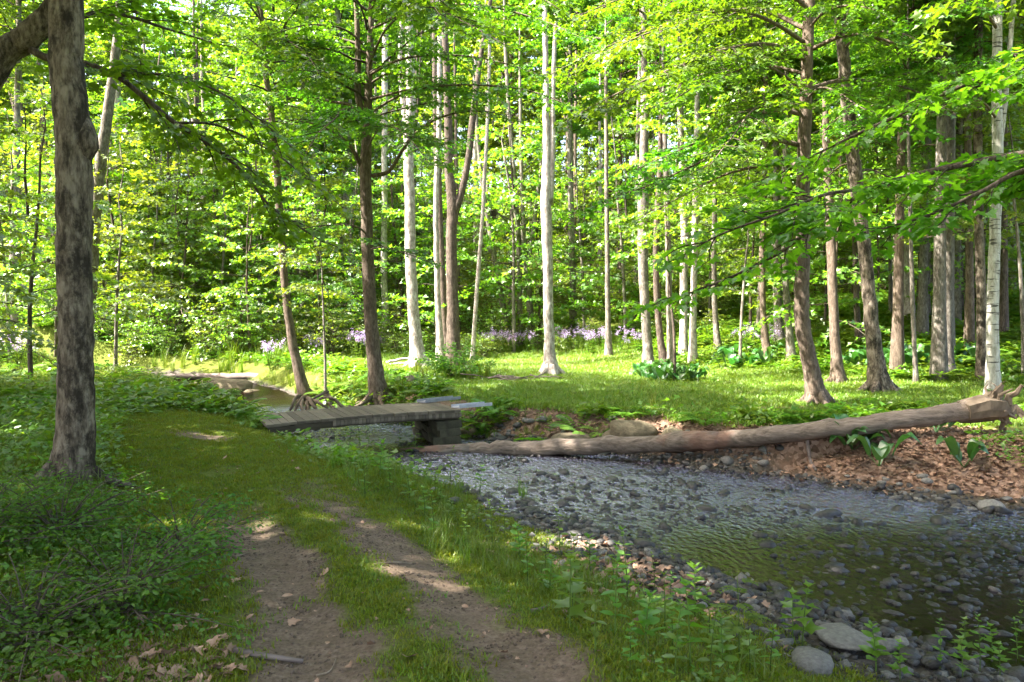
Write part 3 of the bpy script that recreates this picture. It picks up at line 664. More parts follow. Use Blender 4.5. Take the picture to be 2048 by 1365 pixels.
tree('grey_tree', 'slim grey stem between the leaning and the forked grey trees', (1043, 693), [(1040, 620), (1038, 520), (1034, 420), (1026, 330), (1015, 180), (1010, 60)], [15, 12, 11, 10, 9, 8, 7], B['bark_grey'], top=2)
tree('grey_forked_tree', 'bare grey tree forking high into narrow stems', (1066, 693), [(1060, 620), (1056, 560), (1048, 490), (1045, 400), (1042, 290), (1040, 150)], [16, 14, 13, 11, 9, 8, 6], B['bark_grey'], top=2,
     forks=[[(1054, 540, 9), (1064, 480, 9), (1074, 400, 8), (1086, 300, 7), (1092, 180, 5)], [(1040, 480, 7), (1022, 380, 6), (1008, 310, 5)]])
T14, g14 = tree('lawn_tree', 'reddish brown sunlit trunk alone in the middle of the lawn', (1100, 752), [(1099, 700), (1097, 620), (1096, 540), (1094, 470), (1092, 400), (1093, 300), (1092, 160), (1090, 20)], [34, 22, 21, 21, 23, 24, 17, 13, 10], B['bark_pale'], ('sparse', 1, 15.5, .55), top=3, sides=14, roots=5,
     forks=[[(1100, 410, 14), (1105, 300, 12), (1106, 180, 10), (1112, 20, 8)]])
tree('grey_tree', 'grey trunk rising from the shrubs by the white wall', (1146, 676), [(1146, 600), (1144, 500), (1142, 400), (1140, 300), (1140, 150)], [18, 15, 14, 13, 12, 10], B['bark_grey'], ('far', 0, 9, .7), top=4)
tree('grey_tree', 'slim grey trunk wrapped by a yellowish bush', (1217, 714), [(1216, 640), (1215, 560), (1214, 460), (1213, 350), (1212, 200)], [16, 12, 11, 10, 9, 8], B['bark_grey'], ('sparse', 1, 10, .8), top=4)
tree('double_tree', 'pale and dark double trunk above the broad-leaved clump', (1297, 742), [(1294, 680), (1289, 600), (1286, 520), (1286, 420), (1288, 320), (1288, 200), (1288, 40)], [26, 20, 20, 22, 24, 20, 16, 12], B['bark_grey'], ('sparse', 0, 10, 1), top=3, roots=3)
tree('grey_tree', 'slim dark grey trunk next to the double trunk', (1330, 736), [(1321, 680), (1314, 600), (1312, 500), (1315, 420), (1320, 320), (1322, 180)], [20, 15, 14, 13, 14, 11, 9], B['bark_dark'], ('sparse', 2, 9, .8), top=4)
tree('grey_tree', 'straight grey trunk between dark slim trunk and pale twin trunks', (1343, 736), [(1340, 660), (1338, 580), (1336, 480), (1332, 350), (1328, 200)], [19, 15, 14, 13, 11, 9], B['bark_grey'], ('sparse', 1, 9, .8), top=4)
tree('pale_tree', 'pale dappled trunk, first of two behind the lawn clump', (1367, 716), [(1367, 640), (1367, 560), (1369, 470), (1366, 380), (1362, 280), (1360, 120)], [20, 16, 16, 16, 15, 14, 11], B['bark_pale'], ('sparse', 2, 9, .9), top=4)
tree('pale_tree', 'pale dappled trunk with rough foot, second of two behind the lawn clump', (1386, 727), [(1386, 650), (1388, 560), (1390, 470), (1392, 360), (1394, 220)], [19, 15, 14, 14, 13, 11], B['bark_pale'], ('sparse', 0, 9, .9), top=4)
tree('grey_tree', 'short-looking pale grey trunk below the drooping leafy branch', (1436, 702), [(1432, 650), (1429, 600), (1428, 500), (1430, 380), (1432, 250)], [16, 13, 12, 11, 10, 8], B['bark_grey'], ('far', 1, 8, .7), top=4)
tree('curved_tree', 'brown curved trunk at the shaded end of the lawn', (1535, 724), [(1529, 660), (1525, 590), (1525, 500), (1528, 400), (1530, 280), (1532, 120)], [20, 15, 13, 13, 12, 11, 9], B['bark_brown'], ('mid', 1, 8, .8), top=4)
tree('grey_tree', 'bluish grey trunk behind the curved brown one', (1560, 692), [(1556, 620), (1554, 540), (1553, 440), (1552, 300), (1552, 160)], [22, 18, 17, 15, 13, 11], B['bark_grey'], ('far', 2, 8, .8), top=4)
tree('grey_tree', 'furrowed grey trunk beside the tall smooth brown trunk', (1583, 726), [(1578, 660), (1572, 580), (1569, 480), (1569, 360), (1572, 220), (1574, 60)], [20, 16, 14, 13, 12, 11, 10], B['bark_grey'], ('mid', 2, 8.5, .8), top=3)
T26, g26 = tree('brown_tree', 'tall smooth brown trunk with swollen bend, closest to the fallen log', (1634, 811), [(1628, 770), (1617, 712), (1606, 655), (1603, 590), (1606, 480), (1606, 360), (1610, 240), (1615, 110), (1619, -40)], [44, 35, 31, 31, 30, 30, 29, 27, 24, 22], B['bark_brown'], ('mid', 0, 7.5, 1.0), top=3.5, sides=16, n=8, roots=5)
tree('knobby_tree', 'knobby trunk with a broken top behind the tall brown trunk', (1676, 768), [(1671, 700), (1666, 600), (1662, 480), (1657, 370), (1652, 280), (1650, 192)], [30, 21, 19, 18, 17, 15, 11], B['bark_brown'], sides=12, lump=.14, roots=3)
tree('dark_leaning_tree', 'dark blotched trunk leaning over a black hollow foot', (1758, 788), [(1751, 720), (1743, 640), (1733, 540), (1720, 430), (1707, 320), (1693, 180), (1680, 40), (1676, -40)], [46, 33, 29, 27, 27, 27, 25, 23, 22], B['bark_mottled'], ('mid', 3, 8, 1.0), top=3.5, sides=14, roots=6)
tree('thin_tree', 'thin pole-like stem between dark blotched and straight grey trunks', (1832, 768), [(1829, 700), (1825, 600), (1822, 480), (1818, 340), (1816, 180)], [11, 9, 9, 8, 7, 6], B['bark_grey'], ('mid', 1, 7, .6), top=3)
tree('thin_tree', 'thin grey pole just before the straight grey trunk', (1868, 762), [(1868, 680), (1871, 580), (1876, 470), (1880, 330), (1882, 160)], [11, 10, 9, 9, 8, 7], B['bark_grey'], ('mid', 2, 7, .6), top=3)
tree('grey_tree', 'straight thick grey trunk rising from ferns', (1893, 752), [(1893, 690), (1893, 600), (1893, 480), (1896, 360), (1900, 220), (1903, 60), (1904, -30)], [30, 25, 24, 23, 22, 20, 18, 17], B['bark_grey'], ('mid', 0, 8, 1.0), top=3, sides=14, roots=3)
tree('mottled_tree', 'blotched slim trunk right behind the birch', (1964, 760), [(1963, 680), (1962, 580), (1958, 460), (1956, 330), (1955, 180), (1958, 20)], [24, 20, 19, 18, 18, 17, 15], B['bark_mottled'], ('mid', 1, 8, .9), top=3)
tree('birch_tree', 'white birch with black marks behind the uprooted log end', (1986, 800), [(1986, 740), (1985, 660), (1987, 560), (1991, 440), (1995, 320), (1993, 180), (1995, 40), (1996, -30)], [30, 26, 24, 23, 22, 22, 20, 18, 17], B['bark_birch'], ('mid', 2, 7.5, .9), top=3, sides=14,
     forks=[[(1996, 330, 9), (2008, 220, 10), (2018, 120, 9), (2028, -10, 8)]])
tree('grey_tree', 'straight brownish trunk behind the ferny rise beside the birch', (1940, 700), [(1940, 600), (1938, 480), (1936, 340), (1935, 160), (1934, 0)], [18, 16, 15, 14, 13, 11], B['bark_brown'], ('mid', 3, 8, .9), top=3)
tree('grey_tree', 'pinkish grey trunk on the crest of the ferny rise', (1817, 640), [(1816, 570), (1815, 480), (1816, 380), (1818, 250), (1820, 100)], [25, 22, 21, 19, 17, 14], B['bark_pale'], ('far', 3, 8, .8), top=4)
tree('grey_tree', 'plain grey trunk just beyond the crest of the ferny rise', (1852, 640), [(1853, 560), (1854, 460), (1856, 340), (1858, 180)], [17, 15, 14, 13, 11], B['bark_grey'], ('far', 0, 8, .7), top=4)
tree('thin_tree', 'thin dark trunk on the ferny rise between two leaning trunks', (1718, 690), [(1714, 620), (1711, 540), (1708, 440), (1706, 320), (1700, 180)], [14, 12, 11, 10, 9, 8], B['bark_dark'], ('far', 1, 8, .6), top=4)
tree('grey_tree', 'dusky grey trunk alone in the leafy thicket beside the track', (30, 640), [(30, 560), (30, 460), (31, 380), (34, 260), (36, 120), (38, 0)], [26, 22, 21, 19, 13, 10, 9], B['bark_grey'], ('far', 2, 9, .6), top=3)
tree('pale_tree', 'pale sun-flecked trunk deep in the bright thicket upstream', (242, 640), [(240, 560), (238, 460), (238, 360), (236, 240), (236, 60)], [22, 18, 17, 16, 13, 10], B['bark_pale'], ('far', 3, 10, .6), top=3)
tree('slender_tree', 'slim white stem standing behind the stream-bank tree', (558, 678), [(554, 600), (549, 520), (545, 430), (542, 340), (536, 200), (532, 60)], [13, 11, 11, 10, 9, 8, 7], B['bark_pale'], ('sparse', 1, 15.5, .55), top=2)
tree('pale_tree', 'white dappled trunk upstream between two slim stems', (606, 650), [(606, 580), (605, 500), (604, 400), (604, 260), (606, 100)], [16, 13, 13, 12, 10, 8], B['bark_pale'], ('sparse', 2, 15.5, .55), top=3)
tree('pale_tree', 'pinkish slim trunk over the lilac flower patch', (642, 690), [(641, 600), (638, 500), (634, 400), (628, 300), (620, 160), (614, 30)], [14, 12, 12, 11, 11, 9, 8], B['bark_pale'], ('sparse', 0, 15.5, .55), top=3)

# leafy limbs of the pictured trees
for i, (pts, r0) in enumerate([
    ([at(745, 352, g3[1]), at(778, 343, g3[1] - .2), at(803, 305, g3[1] - .5), at(832, 266, g3[1] - .8), at(885, 234, g3[1] - 1.1), at(960, 222, g3[1] - 1.4), at(1040, 240, g3[1] - 1.6)], .05),
    ([at(742, 262, g3[1]), at(775, 252, g3[1] + .3), at(820, 268, g3[1] + .7), at(868, 290, g3[1] + 1.2), at(940, 280, g3[1] + 1.6)], .04),
    ([at(722, 332, g3[1]), at(700, 292, g3[1] - .3), at(660, 262, g3[1] - .6), at(610, 245, g3[1] - .9), at(540, 250, g3[1] - 1.2)], .05),
    ([at(728, 238, g3[1]), at(706, 212, g3[1] + .3), at(660, 203, g3[1] + .7), at(600, 190, g3[1] + 1.2), at(520, 185, g3[1] + 1.5)], .05),
    ([at(735, 470, g3[1]), at(715, 455, g3[1] - .5), at(680, 450, g3[1] - 1.0), at(620, 455, g3[1] - 1.6), at(560, 470, g3[1] - 2.0)], .025),
    ([at(737, 500, g3[1]), at(770, 495, g3[1] - .6), at(820, 510, g3[1] - 1.2), at(870, 530, g3[1] - 1.6)], .02),
    ([at(738, 150, g3[1]), at(800, 120, g3[1] - .6), at(880, 110, g3[1] - 1.2), at(980, 120, g3[1] - 1.8), at(1080, 150, g3[1] - 2.2)], .035),
    ([at(740, 60, g3[1]), at(830, 20, g3[1] - .8), at(950, 10, g3[1] - 1.6), at(1080, 40, g3[1] - 2.2), at(1190, 90, g3[1] - 2.8)], .035),
    ([at(738, 200, g3[1]), at(820, 180, g3[1] - 1.0), at(930, 170, g3[1] - 2.0), at(1050, 180, g3[1] - 2.8), at(1150, 215, g3[1] - 3.4)], .03),
    ([at(738, 100, g3[1]), at(690, 60, g3[1] - .5), at(620, 50, g3[1] - 1.0), at(540, 70, g3[1] - 1.5)], .03)]):
    limb_with_leaves(T3, g3, pts, r0, .006, 'lobed', size=.115, gap=.09, tw_gap=.19, tw_len=.9, start=.3, seed=200 + i, barkm=B['bark_brown'])
for i, pts in enumerate([
    [at(1596, 228, g26[1]), at(1560, 221, g26[1] - .2), at(1500, 234, g26[1] - .5), at(1440, 262, g26[1] - .9), at(1360, 300, g26[1] - 1.3), at(1270, 340, g26[1] - 1.8)],
    [at(1598, 290, g26[1]), at(1530, 278, g26[1] - .3), at(1470, 290, g26[1] - .7), at(1400, 325, g26[1] - 1.1), at(1300, 370, g26[1] - 1.6), at(1210, 400, g26[1] - 2.0)],
    [at(1612, 120, g26[1]), at(1540, 90, g26[1] - .6), at(1450, 100, g26[1] - 1.3), at(1340, 140, g26[1] - 2.0), at(1230, 190, g26[1] - 2.6), at(1120, 250, g26[1] - 3.0)],
    [at(1614, 60, g26[1]), at(1520, 20, g26[1] + .6), at(1420, 30, g26[1] + 1.2), at(1300, 60, g26[1] + 1.8), at(1180, 110, g26[1] + 2.2), at(1060, 170, g26[1] + 2.6)],
    [at(1620, 100, g26[1]), at(1700, 70, g26[1] - .6), at(1800, 90, g26[1] - 1.0), at(1900, 130, g26[1] - 1.4)],
    [at(1608, 330, g26[1]), at(1540, 330, g26[1] + .6), at(1450, 350, g26[1] + 1.2), at(1350, 400, g26[1] + 1.8), at(1260, 450, g26[1] + 2.2)],
    [at(1614, 180, g26[1]), at(1690, 160, g26[1] + .7), at(1790, 170, g26[1] + 1.4), at(1900, 210, g26[1] + 2.0)]]):
    limb_with_leaves(T26, g26, pts, .045, .006, 'lobed', size=.12, gap=.09, tw_gap=.18, tw_len=1.1, start=.2, seed=220 + i, barkm=B['bark_brown'])

def auto_limb(label, py0, tgt, r0, seed, tw_len=1.1, size=.12, start=.25):
    root, g, P = TREES[label]; d = g[1]; z0 = at(0, py0, d)[2]
    p0 = np.array([np.interp(z0, P[:, 2], P[:, 0]), np.interp(z0, P[:, 2], P[:, 1]), z0]); p1 = at(*tgt); L = np.linalg.norm(p1 - p0); u = np.linspace(0, 1, 6)[:, None]
    r = np.random.default_rng(seed); q = p0 + (p1 - p0) * u + np.array([[0, 0, 1]]) * (L * .13 * np.sin(math.pi * u ** .8)) + r.normal(0, .03 * L / 3, (6, 3)) * np.sin(math.pi * u)
    limb_with_leaves(root, g, q, r0, .006, 'lobed', size=size, gap=.095, tw_gap=.2, tw_len=tw_len, start=start, seed=seed, barkm=M['bark_brown'], n=5)
_b = 'branching maple rising right behind the footbridge deck'; _t = 'tall smooth brown trunk with swollen bend, closest to the fallen log'; _d = 'dark blotched trunk leaning over a black hollow foot'
_s = 'straight thick grey trunk rising from ferns'; _w = 'white birch with black marks behind the uprooted log end'; _c = 'slim curved tree clinging to the stream bank by bare roots'; _k = 'knobby trunk with a broken top behind the tall brown trunk'
for i, (lab, py0, tgt, rr) in enumerate([
    (_b, 20, (900, 60, 11.0), .03), (_b, 130, (1010, 90, 10.2), .03), (_b, -20, (1120, 20, 10.8), .035), (_b, 170, (880, 170, 15.5), .03), (_b, 60, (1000, 40, 16.5), .035), (_b, 230, (1010, 205, 15.5), .03),
    (_b, 10, (600, 10, 12.0), .03), (_b, 110, (560, 130, 16.0), .03), (_b, 250, (600, 330, 12.0), .025), (_b, 300, (860, 330, 12.0), .02),
    (_t, 20, (1330, 10, 11.0), .035), (_t, 90, (1180, 120, 12.0), .04), (_t, 190, (1330, 210, 11.0), .03), (_t, 150, (1240, 230, 15.5), .035), (_t, 10, (1100, 60, 15.0), .04), (_t, 240, (1420, 330, 10.5), .025), (_t, 60, (1750, 20, 12.0), .03), (_t, 200, (1730, 220, 12.0), .025),
    (_d, 100, (1850, 90, 13.5), .03), (_d, 200, (1560, 180, 17.0), .03), (_d, 260, (1850, 270, 14.0), .03), (_d, 40, (1560, 60, 14.0), .03), (_d, 330, (1620, 400, 17.5), .025), (_d, 350, (1830, 400, 17.0), .025),
    (_s, 60, (1780, 60, 19.0), .03), (_s, 160, (1800, 160, 17.0), .03), (_s, 230, (2000, 240, 16.0), .03), (_s, 300, (1770, 330, 20.0), .025), (_s, 330, (2010, 380, 19.0), .025),
    (_w, 60, (1850, 40, 12.5), .03), (_w, 150, (2060, 160, 12.0), .03), (_w, 240, (1860, 230, 13.0), .025), (_w, 330, (1900, 350, 15.5), .025),
    (_c, 60, (430, 40, 13.5), .025), (_c, 150, (640, 150, 13.5), .02), (_c, 220, (430, 230, 16.0), .02), (_k, 260, (1760, 290, 15.0), .02), (_k, 220, (1560, 260, 18.0), .02)]):
    auto_limb(lab, py0, tgt, rr, 400 + i)

# a maple standing outside the picture whose long low branches sweep in over the stream
SWP, gs = tree('maple_tree', 'maple over the leaf-strewn bank, long low branches sweeping above the log', (2420, 900), [(2400, 700), (2380, 500), (2370, 330), (2360, 150), (2350, -100)], [80, 66, 62, 60, 56, 46], B['bark_brown'], ('mid', 3, 5.5, 1.0), depth=7.2, top=3)
for i, (pts, r0) in enumerate([
    ([at(2365, 260, 7.2), at(2200, 285, 7.0), at(2048, 309, 6.9), at(1900, 335, 7.0), at(1750, 376, 7.2), at(1645, 440, 7.5), at(1560, 505, 7.8), at(1450, 560, 8.2), at(1340, 600, 8.6), at(1260, 625, 8.9)], .045),
    ([at(2370, 330, 7.2), at(2180, 330, 6.7), at(2048, 342, 6.4), at(1960, 385, 6.4), at(1860, 430, 6.5), at(1740, 465, 6.7)], .035),
    ([at(2360, 120, 7.2), at(2150, 110, 7.2), at(1980, 150, 7.3), at(1800, 230, 7.6), at(1650, 300, 8.0), at(1500, 380, 8.5)], .04),
    ([at(1750, 376, 7.2), at(1650, 390, 7.0), at(1550, 430, 6.9), at(1440, 470, 7.0), at(1350, 520, 7.2)], .018)]):
    limb_with_leaves(SWP, gs, pts, r0, .006, 'maple', size=.105, gap=.085, tw_gap=.17, tw_len=.95, start=.22, seed=240 + i)

# --- forest: trunks shared between copies
TR = []
for k in range(6):
    r = np.random.default_rng(300 + k); u = np.linspace(0, 1, 12)
    P = np.stack([np.cumsum(r.normal(0, .05, 12)), np.cumsum(r.normal(0, .05, 12)), u * 17], 1); P[:, :2] *= np.linspace(0, 1.6, 12)[:, None]
    b = MB(); b.tube(np.vstack([P[0] - [0, 0, .5], P]), np.append(.25, .21 * (1 - .75 * u) * (1 + .4 * np.exp(-u * 30))), 9, lump=.08, seed=k)
    if k % 2: # a fork
        z0 = 6 + 3 * r.random(); q = np.array([np.interp(z0, P[:, 2], P[:, 0]), np.interp(z0, P[:, 2], P[:, 1]), z0]); a = r.uniform(0, 6.28)
        F = q + np.array([[math.cos(a) * t * 2.2, math.sin(a) * t * 2.2, t * 7] for t in np.linspace(0, 1, 6) ** 1.0])
        b.tube(F, np.linspace(.11, .04, 6), 7, lump=.08, seed=k + 9)
    TR.append(b)
TRM = {(k, m): TR[k].mesh('trunk', M[m], True) for k in range(6) for m in ('bark_grey', 'bark_pale', 'bark_dark', 'bark_brown')}
SAP = []
for k in range(4):
    r = np.random.default_rng(330 + k); u = np.linspace(0, 1, 9)
    P = np.stack([np.cumsum(r.normal(0, .05, 9)), np.cumsum(r.normal(0, .05, 9)), u * 5.2], 1); P[:, :2] *= np.linspace(0, 1.3, 9)[:, None]
    b = MB(); b.tube(np.vstack([P[0] - [0, 0, .4], P]), np.append(.05, .045 * (1 - .8 * u)), 7, lump=.08, seed=k); SAP.append(b.mesh('trunk', M['bark_dark'] if k % 2 else M['bark_grey'], True))

KX, KY = -TO_SUN.x / TO_SUN.z, -TO_SUN.y / TO_SUN.z
def shades_lit(x, y, z, rr):
    """would a crown here shade the sunny lawn or the sunny thicket upstream?"""
    for cx, cy, rx, ry, zz in ((2.6, 26.0, 8.0, 6.2, 0), (-12.5, 30, 7.0, 8.0, 3), (-4, 24, 5, 5, 2), (-9, 40, 17, 9, 5), (9, 40, 9, 8, 5), (20, 32, 9, 9, 4)):
        for dz in (-3, 1, 5):
            qx = x + (z + dz - zz) * KX; qy = y + (z + dz - zz) * KY
            if ((qx - cx) / (rx + rr * .6)) ** 2 + ((qy - cy) / (ry + rr * .6)) ** 2 < 1: return True
    return False

def forest_tree(x, y, k, bark, kind, ck, zc, sc, label, group, name='forest_tree', tsc=1.0):
    root = thing(name, label, 'tree', (x, y, hz(x, y)), group, random.uniform(0, 6.28))
    link('trunk', TRM[k, bark], root, None, None, (tsc, tsc, max(1.0, (zc + 6) / 16)))
    if kind:
        cm, wm = PROTO[kind, ck]; link('crown', cm, root, (0, 0, zc), None, sc); link('branchwork', wm, root, (0, 0, zc), None, sc)
    return root
placed = []
def free(x, y, dmin):
    for a, b in placed:
        if (a - x) ** 2 + (b - y) ** 2 < dmin * dmin: return False
    return True
rf = np.random.default_rng(11)
# tall forest beyond the clearing
cnt = 0
for it in range(4000):
    y = rf.uniform(34, 74); x = rf.uniform(-.76, .76) * y
    if stream_at(np.array([x]), np.array([y]))[0][0] < 1.8: continue
    dm = 3.0 + (y - 33) * .03
    if not free(x, y, dm): continue
    zc = rf.uniform(5.5, 9); sc = rf.uniform(.8, 1.1)
    lit = shades_lit(x, y, zc + 6, 4)
    placed.append((x, y)); cnt += 1
    forest_tree(x, y, int(rf.integers(6)), ['bark_grey', 'bark_pale', 'bark_dark', 'bark_brown'][int(rf.integers(4))], None if lit and rf.random() < .8 else 'far', int(rf.integers(4)), zc, sc,
                'tall leafy forest tree on the slope beyond the sunny lawn' if not lit else 'tall bare-stemmed tree between lawn and wooded slope', 'forest trees on the far slope' if not lit else 'bare stems beyond the lawn', tsc=rf.uniform(.6, 1.1))
    if cnt >= 112: break
# shade-side trees on the rise past the brown trunk
cnt = 0
for it in range(3000):
    y = rf.uniform(17, 36); x = rf.uniform(.40, 1.0) * y
    if x < 6 or not free(x, y, 2.2): continue
    placed.append((x, y)); cnt += 1
    if x < .52 * y: x += .16 * y
    forest_tree(x, y, int(rf.integers(6)), ['bark_grey', 'bark_dark', 'bark_brown'][int(rf.integers(3))], ['far', 'sparse', None][cnt % 3], int(rf.integers(3)), rf.uniform(6, 9), rf.uniform(.6, .85),
                'slim forest tree on the shaded ferny rise', 'trees on the ferny rise', tsc=rf.uniform(.4, .75))
    if cnt >= 30: break
# trees on the camera's side whose canopy shades track and stream
cnt = 0
for it in range(3000):
    y = rf.uniform(-9, 17); x = rf.uniform(-26, 12)
    if abs(x) < .80 * y + .8 and y > -1: continue                 # not within the view
    if math.hypot(x, y) < 2.2: continue
    if stream_at(np.array([x]), np.array([y]))[0][0] < 2.6 or not free(x, y, 2.7): continue
    if seg_dist(np.array([x]), np.array([y]), PATHC)[0][0] < 1.4: continue
    zc = rf.uniform(5.5, 7.5)
    if shades_lit(x, y, zc + 5, 3): continue
    placed.append((x, y)); cnt += 1
    forest_tree(x, y, int(rf.integers(6)), 'bark_grey', 'far', int(rf.integers(4)), zc, rf.uniform(.8, 1.0), 'forest tree shading the track and the stream', 'canopy trees around the track', tsc=.9)
    if cnt >= 24: break

def sapling(x, y, k, sc, label, group, kind='low', zc=.8, name='maple_sapling'):
    root = thing(name, label, 'sapling', (x, y, hz(x, y)), group, random.uniform(0, 6.28))
    link('trunk', SAP[k], root, None, None, sc); cm, wm = PROTO[kind, k]
    link('crown', cm, root, (0, 0, zc * sc), None, sc); link('branchwork', wm, root, (0, 0, zc * sc), None, sc)
    return root
# understory by place in the photograph (foot px, distance)
for px, d, k, sc, zc in [(-60, 13, 0, 1.1, .9), (60, 17, 1, 1.3, .8), (20, 22, 2, 1.4, .8), (110, 24, 3, 1.3, .9), (230, 21, 2, 1.25, 1.2), (300, 29.5, 0, 1.5, .9), (360, 29, 1, 1.5, .8), (440, 30, 2, 1.6, .8), (500, 27, 3, 1.3, .9),
                         (560, 31, 0, 1.5, 1), (470, 35, 1, 1.7, 1), (640, 29, 3, 1.2, 1), (390, 33, 3, 1.8, 1.0), (180, 31, 1, 1.8, 1), (280, 34, 2, 1.9, 1)]:
    x = (px - 1024) / FPX * d
    sapling(x, d, k, sc, 'bright leafy maple sapling in the thicket upstream of the bridge', 'saplings in the upstream thicket', zc=zc)
for px, d, k, sc in [(650, 17.5, 0, .85), (1350, 19, 1, 1.0), (1480, 22, 2, 1.2), (1500, 27, 3, 1.4), (1620, 24, 0, 1.2), (1750, 22, 1, 1.2), (1820, 26, 2, 1.3), (1930, 21, 3, 1.2), (2050, 17, 0, 1.3), (2080, 24, 1, 1.5)]:
    x = (px - 1024) / FPX * d
    sapling(x, d, k, sc, 'leafy young maple among the trunks around the lawn', 'young maples around the lawn', zc=3.2 if px < 1700 else 2.6)
cnt = 0
for it in range(3000):
    y = rf.uniform(31, 58); x = rf.uniform(-.73, .73) * y
    if stream_at(np.array([x]), np.array([y]))[0][0] < 1.5 or not free(x, y, 1.7): continue
    placed.append((x, y)); cnt += 1
    sapling(x, y, int(rf.integers(4)), rf.uniform(1.4, 2.3), 'leafy sapling filling the wood beyond the lawn', 'saplings beyond the lawn', zc=rf.uniform(.2, 1.2))
    if cnt >= 135: break
cnt = 0
for it in range(3000):
    y = rf.uniform(21, 44); x = rf.uniform(.30, .78) * y
    if (x < 9 and y < 30) or not free(x, y, 1.6): continue
    placed.append((x, y)); cnt += 1
    sapling(x, y, int(rf.integers(4)), rf.uniform(1.2, 2.0), 'leafy sapling among the slim trunks of the ferny rise', 'saplings on the ferny rise', zc=rf.uniform(.6, 1.6))
    if cnt >= 34: break
# bushes along the far edge of the lawn and the stream
BST = []
for k in range(4):
    r = np.random.default_rng(350 + k); b = MB()
    for i in range(7):
        a = r.uniform(0, 6.28); u = np.linspace(0, 1, 5)[:, None]
        b.tube(np.array([[math.cos(a), math.sin(a), 0]]) * (.5 * u ** 1.5) + np.array([[0, 0, 1]]) * (-.15 + 1.1 * u), np.linspace(.014, .005, 5), 5, seed=i)
    BST.append(b.mesh('stem', M['twig'], True))
def bush(x, y, k, sc, label, group=None, name='bush'):
    root = thing(name, label, 'bush', (x, y, hz(x, y)), group, random.uniform(0, 6.28)); sc = (sc, sc, sc * random.uniform(.75, 1.05))
    link('stem', BST[k], root, None, None, sc); link('crown', PROTO['bush', k][0], root, None, None, sc); link('branchwork', PROTO['bush', k][1], root, None, None, sc)
cnt = 0
for it in range(3000):
    y = rf.uniform(27, 40); x = rf.uniform(-.72, .72) * y
    if x > -6 and y < 31.5 + .1 * abs(x - 3): continue
    if not free(x, y, 1.0) or stream_at(np.array([x]), np.array([y]))[0][0] < 1.6: continue
    placed.append((x, y)); cnt += 1
    bush(x, y, int(rf.integers(4)), rf.uniform(.8, 1.5), 'green leafy bush where the wood meets the lawn', 'bushes along the wood edge')
    if cnt >= 90: break

for i in range(16):
    px = 235 + i * 19 + rf.uniform(-8, 8); d = rf.uniform(26.5, 29); bush((px - 1024) / FPX * d, d, i % 4, rf.uniform(.45, .8), 'pale sunlit bush behind the level upstream log', 'bushes behind the upstream log')
for i in range(46):
    px = rf.uniform(760, 1560); d = rf.uniform(29, 33.5); x = (px - 1024) / FPX * d
    bush(x, d, int(rf.integers(4)), rf.uniform(.45, .8), 'low bright bush fringing the far side of the lawn', 'low bushes fringing the lawn')
def rock_mesh(seed, sub=2, flat=.6, rough=.35, mat='stone'):
    import bmesh
    bm = bmesh.new(); bmesh.ops.create_icosphere(bm, subdivisions=sub, radius=1); r = random.Random(seed); o = Vector((r.random() * 50, r.random() * 50, r.random() * 50))
    ax = (r.uniform(.85, 1.3), r.uniform(.65, 1.0), flat * r.uniform(.8, 1.2))
    cuts = [(Vector((r.gauss(0, 1), r.gauss(0, 1), r.gauss(0, 1))).normalized(), r.uniform(.62, .9)) for _ in range(6)]
    for v in bm.verts:
        p = v.co.copy()
        for nn, dd in cuts:
            k = p.dot(nn) - dd
            if k > 0: p -= nn * k * .85
        p *= 1 + rough * mnoise.noise(p * 1.3 + o) * .6
        v.co = (p.x * ax[0], p.y * ax[1], p.z * ax[2])
    me = bpy.data.meshes.new('stone'); bm.to_mesh(me); bm.free(); me.materials.append(M[mat])
    me.polygons.foreach_set('use_smooth', np.ones(len(me.polygons), bool)); return me
